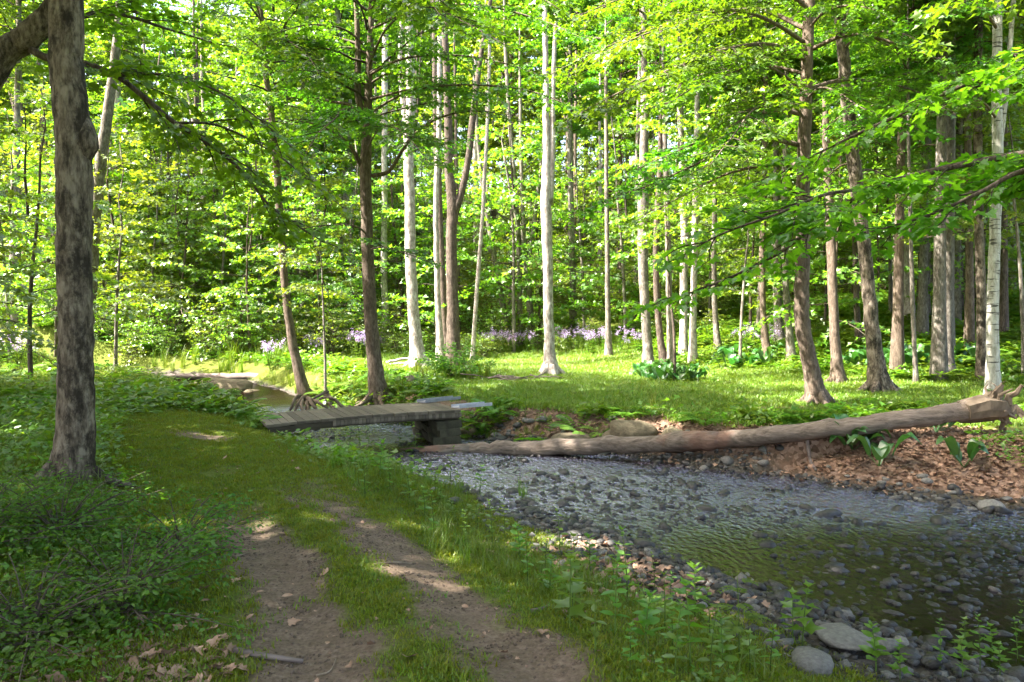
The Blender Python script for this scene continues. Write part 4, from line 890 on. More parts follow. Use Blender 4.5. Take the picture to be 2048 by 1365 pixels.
# ------------------------------------------------------------------ footbridge
def footbridge():
    nl = np.array([-3.62, 10.85, .02]); nr = np.array([-.84, 12.2, .10]); ax = nr - nl; L = np.linalg.norm(ax); ax /= L
    wd = np.array([-ax[1], ax[0], 0]); wd /= np.linalg.norm(wd); Wd = 1.25; rz = math.atan2(ax[1], ax[0])
    c = (nl + nr) / 2 + wd * Wd / 2
    root = thing('footbridge', 'low weathered plank footbridge lying across the stream', 'bridge', (c[0], c[1], 0), None, rz)
    def loc(s): return L * (s - .5), .06 + .03 * math.sin(math.pi * s) + (.02 * (1 - s) + .08 * s - .05)
    n = 27; pw = L / n; r = np.random.default_rng(5)
    for i in range(n):
        x, z = loc((i + .5) / n); b = MB(); b.box((0, 0, 0), (pw - .008, Wd + r.uniform(-.02, .02), .042), jit=.006)
        link('plank', b.mesh('plank', M['plank']), root, (x, r.uniform(-.01, .01), z + r.uniform(-.003, .003)), (0, 0, r.normal(0, .006)))
    for yy in (-Wd / 2 + .03, 0, Wd / 2 - .03):
        b = MB(); P = np.array([(loc(s)[0], yy, loc(s)[1] - .021 - .075) for s in np.linspace(.01, .99, 9)])
        for k in range(8):
            m = (P[k] + P[k + 1]) / 2; b.box(m + np.array([0, 0, .02]), (L / 8 * .985, .05, .10), 0)
        link('beam', b.mesh('beam', M['beam']), root)
    # face board whose short boards show along the side
    for i in range(n * 2):
        s = (i + .5) / (n * 2)
        if s < .32: continue
        x, z = loc(s); b = MB(); b.box((0, 0, 0), (pw / 2 - .008, .018, .075 + r.uniform(-.008, .008)), jit=.004)
        link('side_slat', b.mesh('side_slat', M['plank']), root, (x, -Wd / 2 - .012, z - .062))
    x, z = loc(.95)
    for lv in range(3):
        for k in range(3):
            b = MB(); b.box((0, 0, 0), (.40 + r.uniform(-.06, .05), .40, .125), jit=.05)
            link('abutment_stone', b.mesh('abutment_stone', M['block']), root, (x - .06 + r.uniform(-.05, .04), -Wd * .36 + k * .42, z - .205 - lv * .13), (r.normal(0, .03), r.normal(0, .03), r.uniform(-.12, .12)))
    # two ramp boards up the bank
    for k, (p, q, lab) in enumerate([((-1.62, 13.15), (-1.05, 14.0), 'grey metal ramp board resting on the bare earth beyond the bridge deck'), ((-.95, 12.35), (-.42, 12.95), 'shorter grey metal ramp board on the stony bank beside the bridge deck')]):
        p = np.array(p); q = np.array(q); m = (p + q) / 2; d = q - p; ln = np.linalg.norm(d); h0, h1 = .115, max(hz(*q), .05) + .045
        b = MB(); b.box((0, 0, 0), (ln, .20, .025)); b.box((0, .095, .025), (ln, .012, .03)); b.box((0, -.095, .025), (ln, .012, .03))
        o = link('ramp_board', b.mesh('ramp_board', M['ramp']), None, (m[0], m[1], (h0 + h1) / 2 + .02), (0, -math.atan2(h1 - h0, ln), math.atan2(d[1], d[0])))
        tag(o, lab, 'ramp')
footbridge()

# ------------------------------------------------------------------ logs, roots, stump, sticks
def log(name, label, pts, rad, mat, cat='log', lump=.08, sides=14, n=7, seed=1):
    P = np.asarray(pts, float); g = P.mean(0); g[2] = P[:, 2].min()
    Q = catmull(np.column_stack([P - g, rad]), n); r = np.random.default_rng(seed); Q[1:-1, 1:3] += r.normal(0, .012, (len(Q) - 2, 2))
    b = MB(); b.tube(Q[:, :3], Q[:, 3], sides, lump=lump, seed=seed)
    root = thing(name, label, cat, g); link('log', b.mesh('log', mat, True), root); return root, g
LOGP = [at(762, 908, 11.95), at(850, 905, 11.9), at(950, 900, 11.8), at(1060, 897, 11.6), at(1200, 892, 11.35), at(1330, 887, 11.0), at(1450, 879, 10.65), at(1560, 868, 10.4), at(1700, 853, 10.22), at(1820, 838, 10.3), at(1900, 826, 10.38), at(1960, 816, 10.42)]
LOGP = [p + np.array([0, 0, 0]) for p in LOGP]
FL, gf = log('fallen_tree', 'long barkless fallen tree trunk spanning the stream to its torn root end', LOGP, [.045, .085, .105, .118, .122, .126, .13, .13, .13, .13, .13, .145], M['log'], 'fallen tree', .10, 16, seed=8)
rot_patches(M['log'], [(at(1400, 882, 10.8)[0] - gf[0], .55), (at(860, 904, 11.9)[0] - gf[0], .6)])
r = np.random.default_rng(12)
b = MB()
b.tube(np.array([at(1925, 824, 10.41), at(1960, 816, 10.42), at(1992, 818, 10.42), at(2010, 826, 10.4)]) - gf, [.17, .21, .20, .11], 12, lump=.35, seed=3)
for k in range(17):
    a = k * 2.4; c = at(1965 + 2.6 * k, 817, 10.42); ln = r.uniform(.16, .40); v = np.array([r.uniform(.0, .55), math.cos(a) * .8, math.sin(a) * .9 + .15]); v /= np.linalg.norm(v); u = np.linspace(0, 1, 6)[:, None]
    rr = r.uniform(.02, .06)
    b.tube(c + v * (.06 + ln * u) + r.normal(0, .022, (6, 3)) - gf, np.linspace(rr, rr * .12, 6), 7, lump=.6, seed=k)
for (px, py), (qx, qy), rr in [((1972, 806), (2006, 772), .075), ((2004, 820), (2048, 826), .085), ((1992, 826), (2022, 846), .07), ((1985, 806), (1990, 784), .05)]:
    p = at(px, py, 10.42); q = at(qx, qy, 10.3); u = np.linspace(0, 1, 6)[:, None]
    b.tube(p + (q - p) * u + r.normal(0, .02, (6, 3)) - gf, np.linspace(rr * 1.2, rr * .25, 6), 8, lump=.6, seed=int(px))
link('root_end', b.mesh('root_end', M['root'], False), FL)
b = MB()   # torn red wood at the break and tip
b.tube(np.array([at(1322, 887, 11.02), at(1350, 885, 10.94), at(1390, 882, 10.83), at(1440, 879, 10.68)]) - gf, [.11, .137, .139, .115], 14, lump=.30, seed=9)
link('broken_joint', b.mesh('broken_joint', M['log'], True), FL)
b = MB()
b.tube(np.array([at(800, 906, 11.93), at(870, 903, 11.88), at(940, 900, 11.81)]) - gf, [.075, .105, .105], 12, lump=.22, seed=19)
link('rotten_tip', b.mesh('rotten_tip', M['log'], True), FL)

def g3d(px, py, dz): p = G(px, py); return p + np.array([0, 0, dz])
dA = 24.0
log('fallen_log', 'grey bark-covered log laid level across the stream far upstream', [at(236, 740, dA + .6), at(275, 747, dA + .3), at(330, 753, dA), at(400, 754, dA), at(460, 754, dA - .1), at(510, 754, dA - .2), at(560, 760, dA - .3)], [.06, .09, .105, .11, .12, .125, .12], M['log_grey'], lump=.07, seed=21)
log('fallen_log', 'crooked dead bough slanting down into the water below the level log', [at(268, 764, 21.5), at(300, 775, 21.2), at(335, 786, 20.9), at(375, 794, 20.7)], [.07, .075, .06, .05], M['log_grey'], lump=.15, seed=22)
for lab, a, bb, d0 in (('bare pale pole leaning low against the stout pale trunk', (772, 725), (838, 714), 25.5), ('thinner pale pole under the leaning one at the stout trunk', (776, 731), (832, 724), 25.3)):
    log('dead_pole', lab, [at(*a, d0), at((a[0] + bb[0]) / 2, (a[1] + bb[1]) / 2 - 1, d0), at(*bb, d0)], [.045, .04, .03], M['bark_pale'], 'branch', seed=int(a[1]))
p = G(1890, 752); log('fallen_log', 'thin pale pole lying in the ferns behind the straight grey trunk', [at(1905, 746, 19), at(1960, 745, 19.3), at(2030, 742, 19.6)], [.05, .05, .045], M['log_grey'], seed=30)

# bare roots under the streamside tree
b = MB(); gr = G(612, 800); r = np.random.default_rng(31)
rt = thing('root_mass', 'tangle of bare roots washed out of the bank above the bridge', 'roots', gr)
for i, (sx, sy, ex, ey, rr) in enumerate([(610, 795, 590, 828, .05), (606, 796, 606, 832, .045), (615, 796, 636, 826, .05), (612, 797, 618, 840, .04), (618, 800, 655, 818, .045), (602, 792, 580, 822, .04), (650, 786, 690, 818, .05), (655, 785, 625, 796, .04), (660, 806, 682, 826, .04), (628, 808, 612, 834, .03), (640, 800, 670, 800, .03), (700, 812, 690, 830, .02)]):
    p = at(sx, sy, 15.0); q = at(ex, ey, 14.5); u = np.linspace(0, 1, 7)[:, None]
    mid = (1 - (2 * u - 1) ** 2) * np.array([[r.normal(0, .06), -.12, .06]])
    bb = MB(); bb.tube(p + (q - p) * u + mid + r.normal(0, .012, (7, 3)) - gr, np.linspace(rr, rr * .5, 7), 7, lump=.2, seed=i); link('root', bb.mesh('root', M['root'], True), rt)

# stump, brush pile, sticks
p = G(817, 776); b = MB(); b.tube(np.array([(0, 0, -.1), (0, 0, .08), (.01, 0, .2), (.0, .01, .27)]), [.17, .15, .14, .10], 11, lump=.25, seed=2)
tag(link('stump', b.mesh('stump', M['root'], True), None, p), 'small rotten brown stump in the grass behind the bridge', 'stump')
p = G(1050, 764); bp_ = thing('brush_pile', 'low grey pile of dead twigs on the shaded lawn by the lone trunk', 'brush pile', p); r = np.random.default_rng(44)
for i in range(42):
    c = np.array([r.normal(0, .55), r.normal(0, .16), .03 + abs(r.normal(0, .06))]); a = r.normal(0, .5); ln = r.uniform(.25, .8)
    v = np.array([math.cos(a), math.sin(a), r.normal(.02, .14)]) * ln; b = MB(); b.tube(np.array([c - v / 2, c + r.normal(0, .02, 3), c + v / 2]), [.018, .016, .009], 5); link('twig', b.mesh('twig', M['log_grey'], True), bp_)
for i, (lab, pts, rr) in enumerate([
    ('thin crooked stick lying on the bare wheel track', [(748, 1134), (790, 1128), (815, 1130), (832, 1131)], .009), ('pale straight stick on the moss beside the wheel track', [(560, 1021), (604, 1021)], .008),
    ('long grey stick half sunk at the edge of the left-behind leaves', [(468, 1312), (530, 1322), (606, 1330)], .018), ('pale forked twig on the bare track rim', [(842, 1094), (868, 1092), (885, 1093)], .008),
    ('grey stick lying on leaves where grass meets track', [(1062, 1228), (1090, 1218), (1118, 1203)], .012), ('curved dry twig beside the mossy strip', [(632, 1362), (660, 1352), (672, 1325)], .006),
    ('pale broken stick standing in the leafy bank under the log', [(1612, 906), (1620, 925), (1632, 946)], .03), ('thin dark stick in gravel at the stream edge', [(1445, 945), (1480, 962)], .014), ('short dark twig on the mossy strip', [(424, 1042), (470, 1056)], .01), ('dark twig across the dirt track', [(470, 1118), (500, 1110)], .008)]):
    P = np.array([G(*q) + [0, 0, rr * .8] for q in pts]);
    if len(P) == 2: P = np.array([P[0], P.mean(0) + [0, .01, 0], P[1]])
    g = P.mean(0); b = MB(); b.tube(catmull(np.column_stack([P - g, np.linspace(rr, rr * .6, len(P))]), 4)[:, :3], np.linspace(rr, rr * .55, 4 * (len(P) - 1) + 1), 6, lump=.2, seed=i)
    tag(link('stick', b.mesh('stick', M['log_grey'] if 'pale' in lab or 'grey' in lab else M['root'], True), None, g), lab.replace('left-behind ', 'fallen '), 'stick')

# ------------------------------------------------------------------ stones
RK = [rock_mesh(k, 2, .55) for k in range(7)]; RKW = [rock_mesh(k + 20, 2, .6, .35, 'stone_wet') for k in range(7)]
for lab, px, py, sz, k, wet, fl in [
    ('flat grey boulder standing out of the brown water', 1975, 1163, .15, 0, 0, .6), ('pale rounded stone at the edge of the brown shallows', 1765, 1202, .10, 1, 0, .8), ('long flat grey slab in the shallows', 1905, 1240, .19, 2, 0, .35),
    ('broad pale flat stone at the stone beach end', 1622, 1338, .15, 3, 0, .6), ('dark clustered boulder amid the stream', 1980, 1122, .16, 4, 1, .7), ('grey boulder cut by the shore of the brown pool', 2050, 1175, .13, 5, 0, .9),
    ('blue-grey wet slab in the riffle', 1650, 1046, .14, 6, 1, .4), ('dark knob of wet rock mid-stream', 1668, 1106, .11, 0, 1, .8), ('black mossy lump in the shallows', 1870, 1190, .13, 1, 1, .9),
    ('grey stone with rounded back on the pebbled shore', 1985, 1024, .17, 2, 0, .6), ('flat brown slab bedded in the stone beach', 1690, 1290, .2, 3, 0, .3), ('dark wet rock breaking the shining riffle', 1030, 932, .13, 4, 1, .7),
    ('dark rock just below the fallen trunk', 1090, 945, .12, 5, 1, .5)]:
    p = G(px, py); o = link('stone', (RKW if wet else RK)[k], None, p + [0, 0, sz * .25], (0, 0, px * .7), (sz, sz, sz * fl * 1.5)); tag(o, lab, 'stone')
for lab, px, py, w, h, k in [('big square brown boulder in the bank behind the fallen trunk', 1265, 884, .42, .36, 31), ('low mossy boulder beside the big square one', 1150, 893, .46, .22, 32), ('layered flat rock next to the big square boulder', 1345, 880, .24, .15, 33), ('rounded mossy rock under the bridge end', 935, 868, .17, .16, 34),
                             ('humped pale rock outcrop in the stream under the level log', 425, 792, .95, .42, 35), ('rusty flat rock beside the humped outcrop', 500, 796, .4, .18, 36)]:
    p = G(px, py); me = rock_mesh(k, 3, .8, .5, 'boulder'); tag(link('boulder', me, None, p + [0, 0, h * .25], (0, 0, k), (w, w * .8, h)), lab, 'boulder')
for i in range(26):
    px = random.uniform(930, 1240); py = random.uniform(832, 886); p = G(px, py); sz = random.uniform(.05, .13)
    tag(link('rock', RK[i % 7] if i % 3 else RKW[i % 7], None, p + [0, 0, sz * .2], (0, 0, i), (sz, sz, sz * .9)), 'rubble rock in the bank between bridge and fallen trunk', 'rock', 'rubble rocks in the bank')
rs = np.random.default_rng(51); cnt = 0
def stone_spot(rs, spread=1.0):
    t = rs.uniform(1.1, 6.0); i = int(t); f = t - i; c = STREAM[i] * (1 - f) + STREAM[i + 1] * f; dv = STREAM[i + 1, :2] - STREAM[i, :2]; dv /= np.linalg.norm(dv); nn = np.array([-dv[1], dv[0]])
    side = 1 if rs.random() < .42 else -1
    u = side * abs(rs.normal(.86 if side > 0 else 1.06, .26 if side > 0 else .13)) if rs.random() < .6 else rs.uniform(-.8, .8)
    return c[:2] + nn * u * c[2] + rs.normal(0, .1, 2)
for it in range(4000):
    q = stone_spot(rs)
    if q[1] < 3.4 or abs(q[0]) > .74 * q[1]: continue
    z = hz(q[0], q[1]); d, s, hw, wz = [float(v[0]) for v in stream_at(np.array([q[0]]), np.array([q[1]]))]
    sz = float(np.clip(rs.lognormal(-2.95, .42), .026, .15)); wet = z < wz + .05 or rs.random() < .25
    if z + sz * .8 < wz - .01:
        if q[1] > 10.5 or vnoise(q[0], q[1], 1.1, 31) < .56: continue
        z = wz - sz * rs.uniform(.2, .5); sz *= 1.15; wet = True
    cnt += 1
    tag(link('stone', (RKW if wet else RK)[int(rs.integers(7))], None, (q[0], q[1], z + sz * .2), (0, rs.normal(0, .2), rs.uniform(0, 6.3)), (sz, sz, sz * rs.uniform(.6, 1.2))),
        'dark wet cobble in the stream' if wet else 'dry grey cobble along the stream shore', 'stone', 'wet stones in the stream' if wet else 'dry stones on the shore')
    if cnt >= 300: break

# ------------------------------------------------------------------ small plants and scattered stuff
def scatter(name, protos, P, rot, scl, idx, label):
    """one object that sets copies of small pieces on points: grass, litter, gravel"""
    coll = bpy.data.collections.new(name + '_pieces')
    for i, me in enumerate(protos): coll.objects.link(bpy.data.objects.new('%s_piece_%02d' % (name, i), me))
    me = bpy.data.meshes.new(name); me.vertices.add(len(P)); me.vertices.foreach_set('co', np.ascontiguousarray(P, np.float32).ravel())
    a = me.attributes.new('rot', 'FLOAT_VECTOR', 'POINT'); a.data.foreach_set('vector', np.ascontiguousarray(rot, np.float32).ravel())
    a = me.attributes.new('scl', 'FLOAT', 'POINT'); a.data.foreach_set('value', np.ascontiguousarray(scl, np.float32))
    a = me.attributes.new('idx', 'INT', 'POINT'); a.data.foreach_set('value', np.ascontiguousarray(idx, np.int32))
    ng = bpy.data.node_groups.new(name, 'GeometryNodeTree'); ng.interface.new_socket('Geometry', in_out='INPUT', socket_type='NodeSocketGeometry'); ng.interface.new_socket('Geometry', in_out='OUTPUT', socket_type='NodeSocketGeometry')
    gi = ng.nodes.new('NodeGroupInput'); go = ng.nodes.new('NodeGroupOutput'); ip = ng.nodes.new('GeometryNodeInstanceOnPoints'); ci = ng.nodes.new('GeometryNodeCollectionInfo')
    ci.inputs['Collection'].default_value = coll; ci.inputs['Separate Children'].default_value = True; ci.inputs['Reset Children'].default_value = True
    def na(nm, ty):
        n = ng.nodes.new('GeometryNodeInputNamedAttribute'); n.data_type = ty; n.inputs[0].default_value = nm; return n.outputs[0]
    ip.inputs['Pick Instance'].default_value = True
    ng.links.new(gi.outputs[0], ip.inputs['Points']); ng.links.new(ci.outputs[0], ip.inputs['Instance'])
    ng.links.new(na('idx', 'INT'), ip.inputs['Instance Index']); ng.links.new(na('rot', 'FLOAT_VECTOR'), ip.inputs['Rotation']); ng.links.new(na('scl', 'FLOAT'), ip.inputs['Scale'])
    ng.links.new(ip.outputs[0], go.inputs[0])
    o = link(name, me); md = o.modifiers.new('scatter', 'NODES'); md.node_group = ng; o['kind'] = 'stuff'; o['label'] = label
    return o

def blade_clump(seed, n, h, spread, width, lean=.5, mat='grass', seg=3):
    r = np.random.default_rng(seed); V = []; F = []
    for i in range(n):
        a = r.uniform(0, 6.28); rad = spread * math.sqrt(r.random()); bx, by = rad * math.cos(a), rad * math.sin(a); a2 = r.uniform(0, 6.28); hh = h * r.uniform(.5, 1.15); ln = lean * hh * r.uniform(.2, 1.2)
        w = width * r.uniform(.7, 1.2); k = len(V); dx, dy = math.cos(a2), math.sin(a2)
        for j in range(seg):
            t = j / seg; ww = w * (1 - t * .75) * .5; x = bx + dx * ln * t * t; y = by + dy * ln * t * t; z = hh * (t - .25 * t * t * lean)
            V += [(x - dy * ww, y + dx * ww, z), (x + dy * ww, y - dx * ww, z)]
        V.append((bx + dx * ln, by + dy * ln, hh * (1 - .25 * lean)))
        for j in range(seg - 1): q = k + 2 * j; F += [(q, q + 1, q + 3), (q, q + 3, q + 2)]
        q = k + 2 * (seg - 1); F.append((q, q + 1, q + 2))
    return mesh_np('grass_tuft', np.array(V), np.array(F), M[mat])

def leaf_clump(seed, n, h, spread, size, kind='oval', mat='herb'):
    """low herb: several short stems with leaves at different heights"""
    r = np.random.default_rng(seed); a = r.uniform(0, 6.28, n); rad = spread * np.sqrt(r.random(n)); z = h * r.uniform(.25, 1.0, n) * (1.1 - .5 * rad / spread)
    P = np.stack([rad * np.cos(a), rad * np.sin(a), z], 1); b = a + r.normal(0, .8, n); D = np.stack([np.cos(b), np.sin(b), r.normal(.0, .3, n)], 1)
    Nn = r.normal(0, .3, (n, 3)); Nn[:, 2] += 1
    return leaves_mesh('herb', P, D, Nn, size * r.uniform(.6, 1.2, n), kind, M[mat])

def fern_mesh(seed, nf=7, L=.26, mat='herb'):
    r = np.random.default_rng(seed); P = []; D = []; Nn = []; S = []
    for i in range(nf):
        a = i / nf * 6.28 + r.normal(0, .2); ln = L * r.uniform(.7, 1.15); up = r.uniform(.6, 1.1)
        for t in np.linspace(.12, 1, 10):
            c = np.array([math.cos(a) * ln * t, math.sin(a) * ln * t, ln * (up * t - .65 * t * t)])
            for sg in (1, -1):
                d = np.array([-math.sin(a) * sg + math.cos(a) * .45, math.cos(a) * sg + math.sin(a) * .45, -.1]); P.append(c); D.append(d); Nn.append((0, 0, 1)); S.append(ln * .26 * math.sin(math.pi * min(1, .12 + .86 * (1 - t) ** .8)) + .01)
    return leaves_mesh('fern', P, D, Nn, np.array(S), 'oval', M[mat])

def pts_where(n, box, keep, seed):
    r = np.random.default_rng(seed); x = r.uniform(box[0], box[1], n); y = r.uniform(box[2], box[3], n)
    m = (np.abs(x) < .80 * y + 1.0) & keep(x, y, r); x = x[m]; y = y[m]; z = height(x, y)
    return np.stack([x, y, z], 1), r
def dens_cut(y, r, y0=9.0):   # fewer where farther
    return r.random(len(y)) < np.clip((y0 / np.maximum(y, .1)) ** 1.3, .05, 1)
def rots(r, n, tilt=.12): return np.stack([r.normal(0, tilt, n), r.normal(0, tilt, n), r.uniform(0, 6.28, n)], 1)
def over_stream(x, y): d, s, hw, wz = stream_at(x, y); return d - hw, s
def dirt_at(x, y): return zones(x, y, None)[:, 0]

SHORT = [blade_clump(k, 16, .065, .07, .008, 1.0, 'lawn') for k in range(5)]
LONG = [blade_clump(k + 10, 18, .30, .09, .011, .8) for k in range(5)]
MOSS = [blade_clump(k + 30, 26, .028, .065, .006, .9, 'moss' if k < 3 else 'grass') for k in range(4)]
LOW = [leaf_clump(k, 16, .14, .13, .055) for k in range(5)] + [leaf_clump(k + 7, 12, .2, .13, .07, 'lobed') for k in range(3)]
FERN = [fern_mesh(k) for k in range(3)]

# lawn turf beyond the stream
def k_lawn(x, y, r):
    o, s = over_stream(x, y); return (s < 0) & (o > .8) & (x > -9) & dens_cut(y, r, 15) & (dirt_at(x, y) < .35 + .4 * r.random(len(x)))
P, r = pts_where(120000, (-9, 17, 11, 34), k_lawn, 61); n = len(P)
scatter('lawn_grass', SHORT, P, rots(r, n), r.uniform(.8, 1.7, n) * (1 + .02 * P[:, 1]), r.integers(0, 5, n), 'short mown-looking turf of the woodland lawn')
# moss and short grass along the track
def k_moss(x, y, r):
    o, s = over_stream(x, y); pd = seg_dist(x, y, PATHC)[0]; d = dirt_at(x, y)
    return (s > 0) & (o > .4) & (pd < 2.6) & (d < .15 + .8 * r.random(len(x)) ** 1.6) & (vnoise(x, y, 1.6, 4) > .10 + .15 * r.random(len(x)))
P, r = pts_where(40000, (-7, 2.5, 2.3, 11.8), k_moss, 62); n = len(P)
scatter('path_moss', MOSS, P, rots(r, n), r.uniform(.7, 1.6, n), r.integers(0, 4, n), 'fine moss and short grass on and beside the wheel tracks')
# longer grass on the near bank and the left of the track
def k_long(x, y, r):
    o, s = over_stream(x, y); pa = seg_dist(x, y, TRACK_A)[0]; pd = seg_dist(x, y, PATHC)[0]
    near = (s > 0) & (o > np.where(y < 9, .25 + .8 * sstep((9.5 - y) / 3), .25)) & (x > -4.2) & (pa > .42) & (x > np.interp(y, TRACK_A[:, 1], TRACK_A[:, 0])) & (vnoise(x, y, 1.3, 8) > .40 + .12 * r.random(len(x)))
    far = (s > 0) & (pd > 1.35) & (x < -2) & (o > .3)
    rim = (s < 0) & (o > .1) & (o < 1.2) & (y > 12.6) & (x < 3) & (vnoise(x, y, 1.1, 9) > .45)
    clear = ((x + 2.35) / 1.7) ** 2 + ((y - 10.75) / .75) ** 2 > 1
    return (near | far | rim) & clear & dens_cut(y, r, 7) & (zones(x, y, None)[:, 1] < .45 + .3 * r.random(len(x)))
P, r = pts_where(42000, (-16, 5, 2.3, 24), k_long, 63); n = len(P)
scatter('bank_grass', LONG, P, rots(r, n), r.uniform(.2, .72, n), r.integers(0, 5, n), 'loose taller grass on the stream banks')
# leafy ground cover
def k_low(x, y, r):
    o, s = over_stream(x, y); pd = seg_dist(x, y, PATHC)[0]; pa = seg_dist(x, y, TRACK_A)[0]
    a = (s > 0) & (pd > 1.25) & (x < -1.5) & (o > np.where(y > 15, 1.0, .2))
    b = (s > 0) & (o > np.where(y < 9, .15 + .75 * sstep((9.5 - y) / 3), .15)) & (x > np.interp(y, TRACK_A[:, 1], TRACK_A[:, 0])) & (pa > .45) & (vnoise(x, y, .9, 3) > .42 + .16 * sstep((8 - y) / 2)) & (r.random(len(x)) < .6)
    c = (s < 0) & (o > .9) & (x > 5) & (y > 13.5) & (land(x, y) > .12) & (vnoise(x, y, .7, 13) > .3)
    d = (s < 0) & (o > np.where(y > 19, .9, .05)) & (o < 2.6) & (y > 14.5) & (x < -1.6)
    e = (s < 0) & (o > .0) & (o < 1.0) & (y > 11) & (y < 14.5) & (vnoise(x, y, 1.4, 6) > .5)
    f = (s < 0) & (o > 1.0) & (x > 3.4) & (y < 12.5) & (vnoise(x, y, 1.1, 16) > .62)
    clear = ((x + 2.35) / 1.6) ** 2 + ((y - 10.9) / .7) ** 2 > 1
    thin = ~((x > -15) & (x < -5.5) & (y > 14.0) & (y < 24.5) & (s > 0) & (o < 7) & (r.random(len(x)) > .12))
    return (a | b | c | d | e | f) & clear & thin & dens_cut(y, r, 9)
P, r = pts_where(110000, (-30, 30, 2.3, 34), k_low, 64); n = len(P)
scatter('ground_cover', LOW + FERN, P, rots(r, n, .15), r.uniform(.6, 1.5, n) * np.clip(.25 + .09 * P[:, 1], .45, 1 + .03 * P[:, 1]), np.where((r.random(n) < .25) & (P[:, 1] > 11), 8 + r.integers(0, 3, n), r.integers(0, 8, n)), 'leafy green herbs carpeting the banks and the rise')
# dead leaves
def dead_leaf(seed):
    r = np.random.default_rng(seed); TV, TF = tpl('maple' if seed % 2 else 'oval'); V = TV.copy(); V[:, 1] -= .5
    V[:, 2] += .35 * (V[:, 0] ** 2) * r.uniform(-1, 1.6) + .4 * V[:, 1] ** 2 * r.uniform(-.6, 1.2) + .15 * V[:, 0] * V[:, 1]
    return mesh_np('dead_leaf', V * .075, TF, M['litter'])
DEAD = [dead_leaf(k) for k in range(8)]
def k_lit(x, y, r):
    l = zones(x, y, None)[:, 1]; return (r.random(len(x)) < np.clip(l, .02, 1) ** 1.2) & (dirt_at(x, y) < .8)
P, r = pts_where(52000, (-4, 9, 2.3, 13.5), k_lit, 65); o_, s_ = over_stream(P[:, 0], P[:, 1]); P = P[o_ > .05]; n = len(P); P[:, 2] += .012
scatter('leaf_litter', DEAD, P, rots(r, n, .4), r.uniform(.55, 1.15, n), r.integers(0, 8, n), 'brown dead leaves strewn over the banks')
def k_bits(x, y, r): return (seg_dist(x, y, PATHC)[0] < 2.2) & (r.random(len(x)) < .8)
P, r = pts_where(2600, (-6, 2.5, 2.3, 11), k_bits, 68); n = len(P); P[:, 2] += .012
scatter('leaf_crumbs', DEAD, P, rots(r, n, .4), r.uniform(.10, .34, n), r.integers(0, 8, n), 'small bits of dead leaf scattered over track and moss')
# gravel
GRV = [rock_mesh(k + 60, 1, .6, .3, 'stone_wet' if k % 3 else 'stone') for k in range(6)]
def k_grv(x, y, r):
    o, s = over_stream(x, y); d, s, hw, wz = stream_at(x, y); z = height(x, y)
    return (o < np.where((s > 0) & (y < 9.5), .25 + .75 * sstep((9.5 - y) / 3) * r.random(len(x)), np.where(y < 11, .6 * r.random(len(x)) ** .6, .25))) & (z > wz - .075) & (r.random(len(x)) < .8)
P, r = pts_where(80000, (-6, 8, 3, 17), k_grv, 66); n = len(P)
scatter('gravel', GRV, P, rots(r, n, .4), np.clip(r.lognormal(-3.6, .5, n), .01, .085), r.integers(0, 6, n), 'dark wet gravel of the stream bed and its shore')

def k_grit(x, y, r): return (dirt_at(x, y) > .35) & (y < 9)
P, r = pts_where(42000, (-4, 2.2, 2.3, 9), k_grit, 67); n = len(P)
scatter('path_grit', [rock_mesh(k + 80, 1, .6, .4, 'crumb') for k in range(4)], P, rots(r, n, .5), np.clip(r.lognormal(-5.15, .5, n), .002, .018), r.integers(0, 4, n), 'soil crumbs and small grit on the bare wheel tracks')
def k_cob(x, y, r):
    d, s, hw, wz = stream_at(x, y); n_ = vnoise(x, y, .9, 41) + .35 * vnoise(x, y, 3.1, 42)
    return (d < hw * 1.02) & (n_ > .62 - .25 * np.clip(d / hw - .4, 0, 1) + .1 * r.random(len(x))) & dens_cut(y, r, 9)
P, r = pts_where(15000, (-4, 8, 3.4, 14), k_cob, 69); n = len(P); sz = np.clip(r.lognormal(-3.15, .42, n), .018, .11); wz_ = stream_at(P[:, 0], P[:, 1])[3]
P[:, 2] = np.maximum(P[:, 2] + sz * .2, wz_ - sz * r.uniform(.05, .6, n))
scatter('stream_pebbles', [rock_mesh(k + 140, 1, .5, .35, 'stone_wet') for k in range(6)], P, rots(r, n, .3), sz, r.integers(0, 6, n), 'countless small dark wet stones breaking the shallow water')
# single dead leaves that lie apart on track and moss
for i, (px, py) in enumerate([(655, 1300), (740, 1300), (575, 1200), (470, 1170), (520, 1195), (860, 960), (452, 982), (690, 1040), (725, 1052), (845, 1190), (1300, 1255), (1085, 1275), (700, 960), (250, 1180), (330, 1270), (300, 1190), (410, 1210), (445, 1285), (120, 1270), (60, 1310), (500, 1242), (1010, 1315), (930, 1310), (1185, 1258), (260, 1295), (760, 1036), (930, 1225), (590, 1255), (460, 1345), (700, 1345)]):
    p = G(px, py); sc = random.uniform(.5, .95)
    tag(link('dead_leaf', DEAD[i % 8], None, p + [0, 0, .022], (random.gauss(0, .25), random.gauss(0, .25), random.uniform(0, 6.28)), sc), 'single curled brown leaf lying on the track or its moss', 'dead leaf', 'single dead leaves on the track')

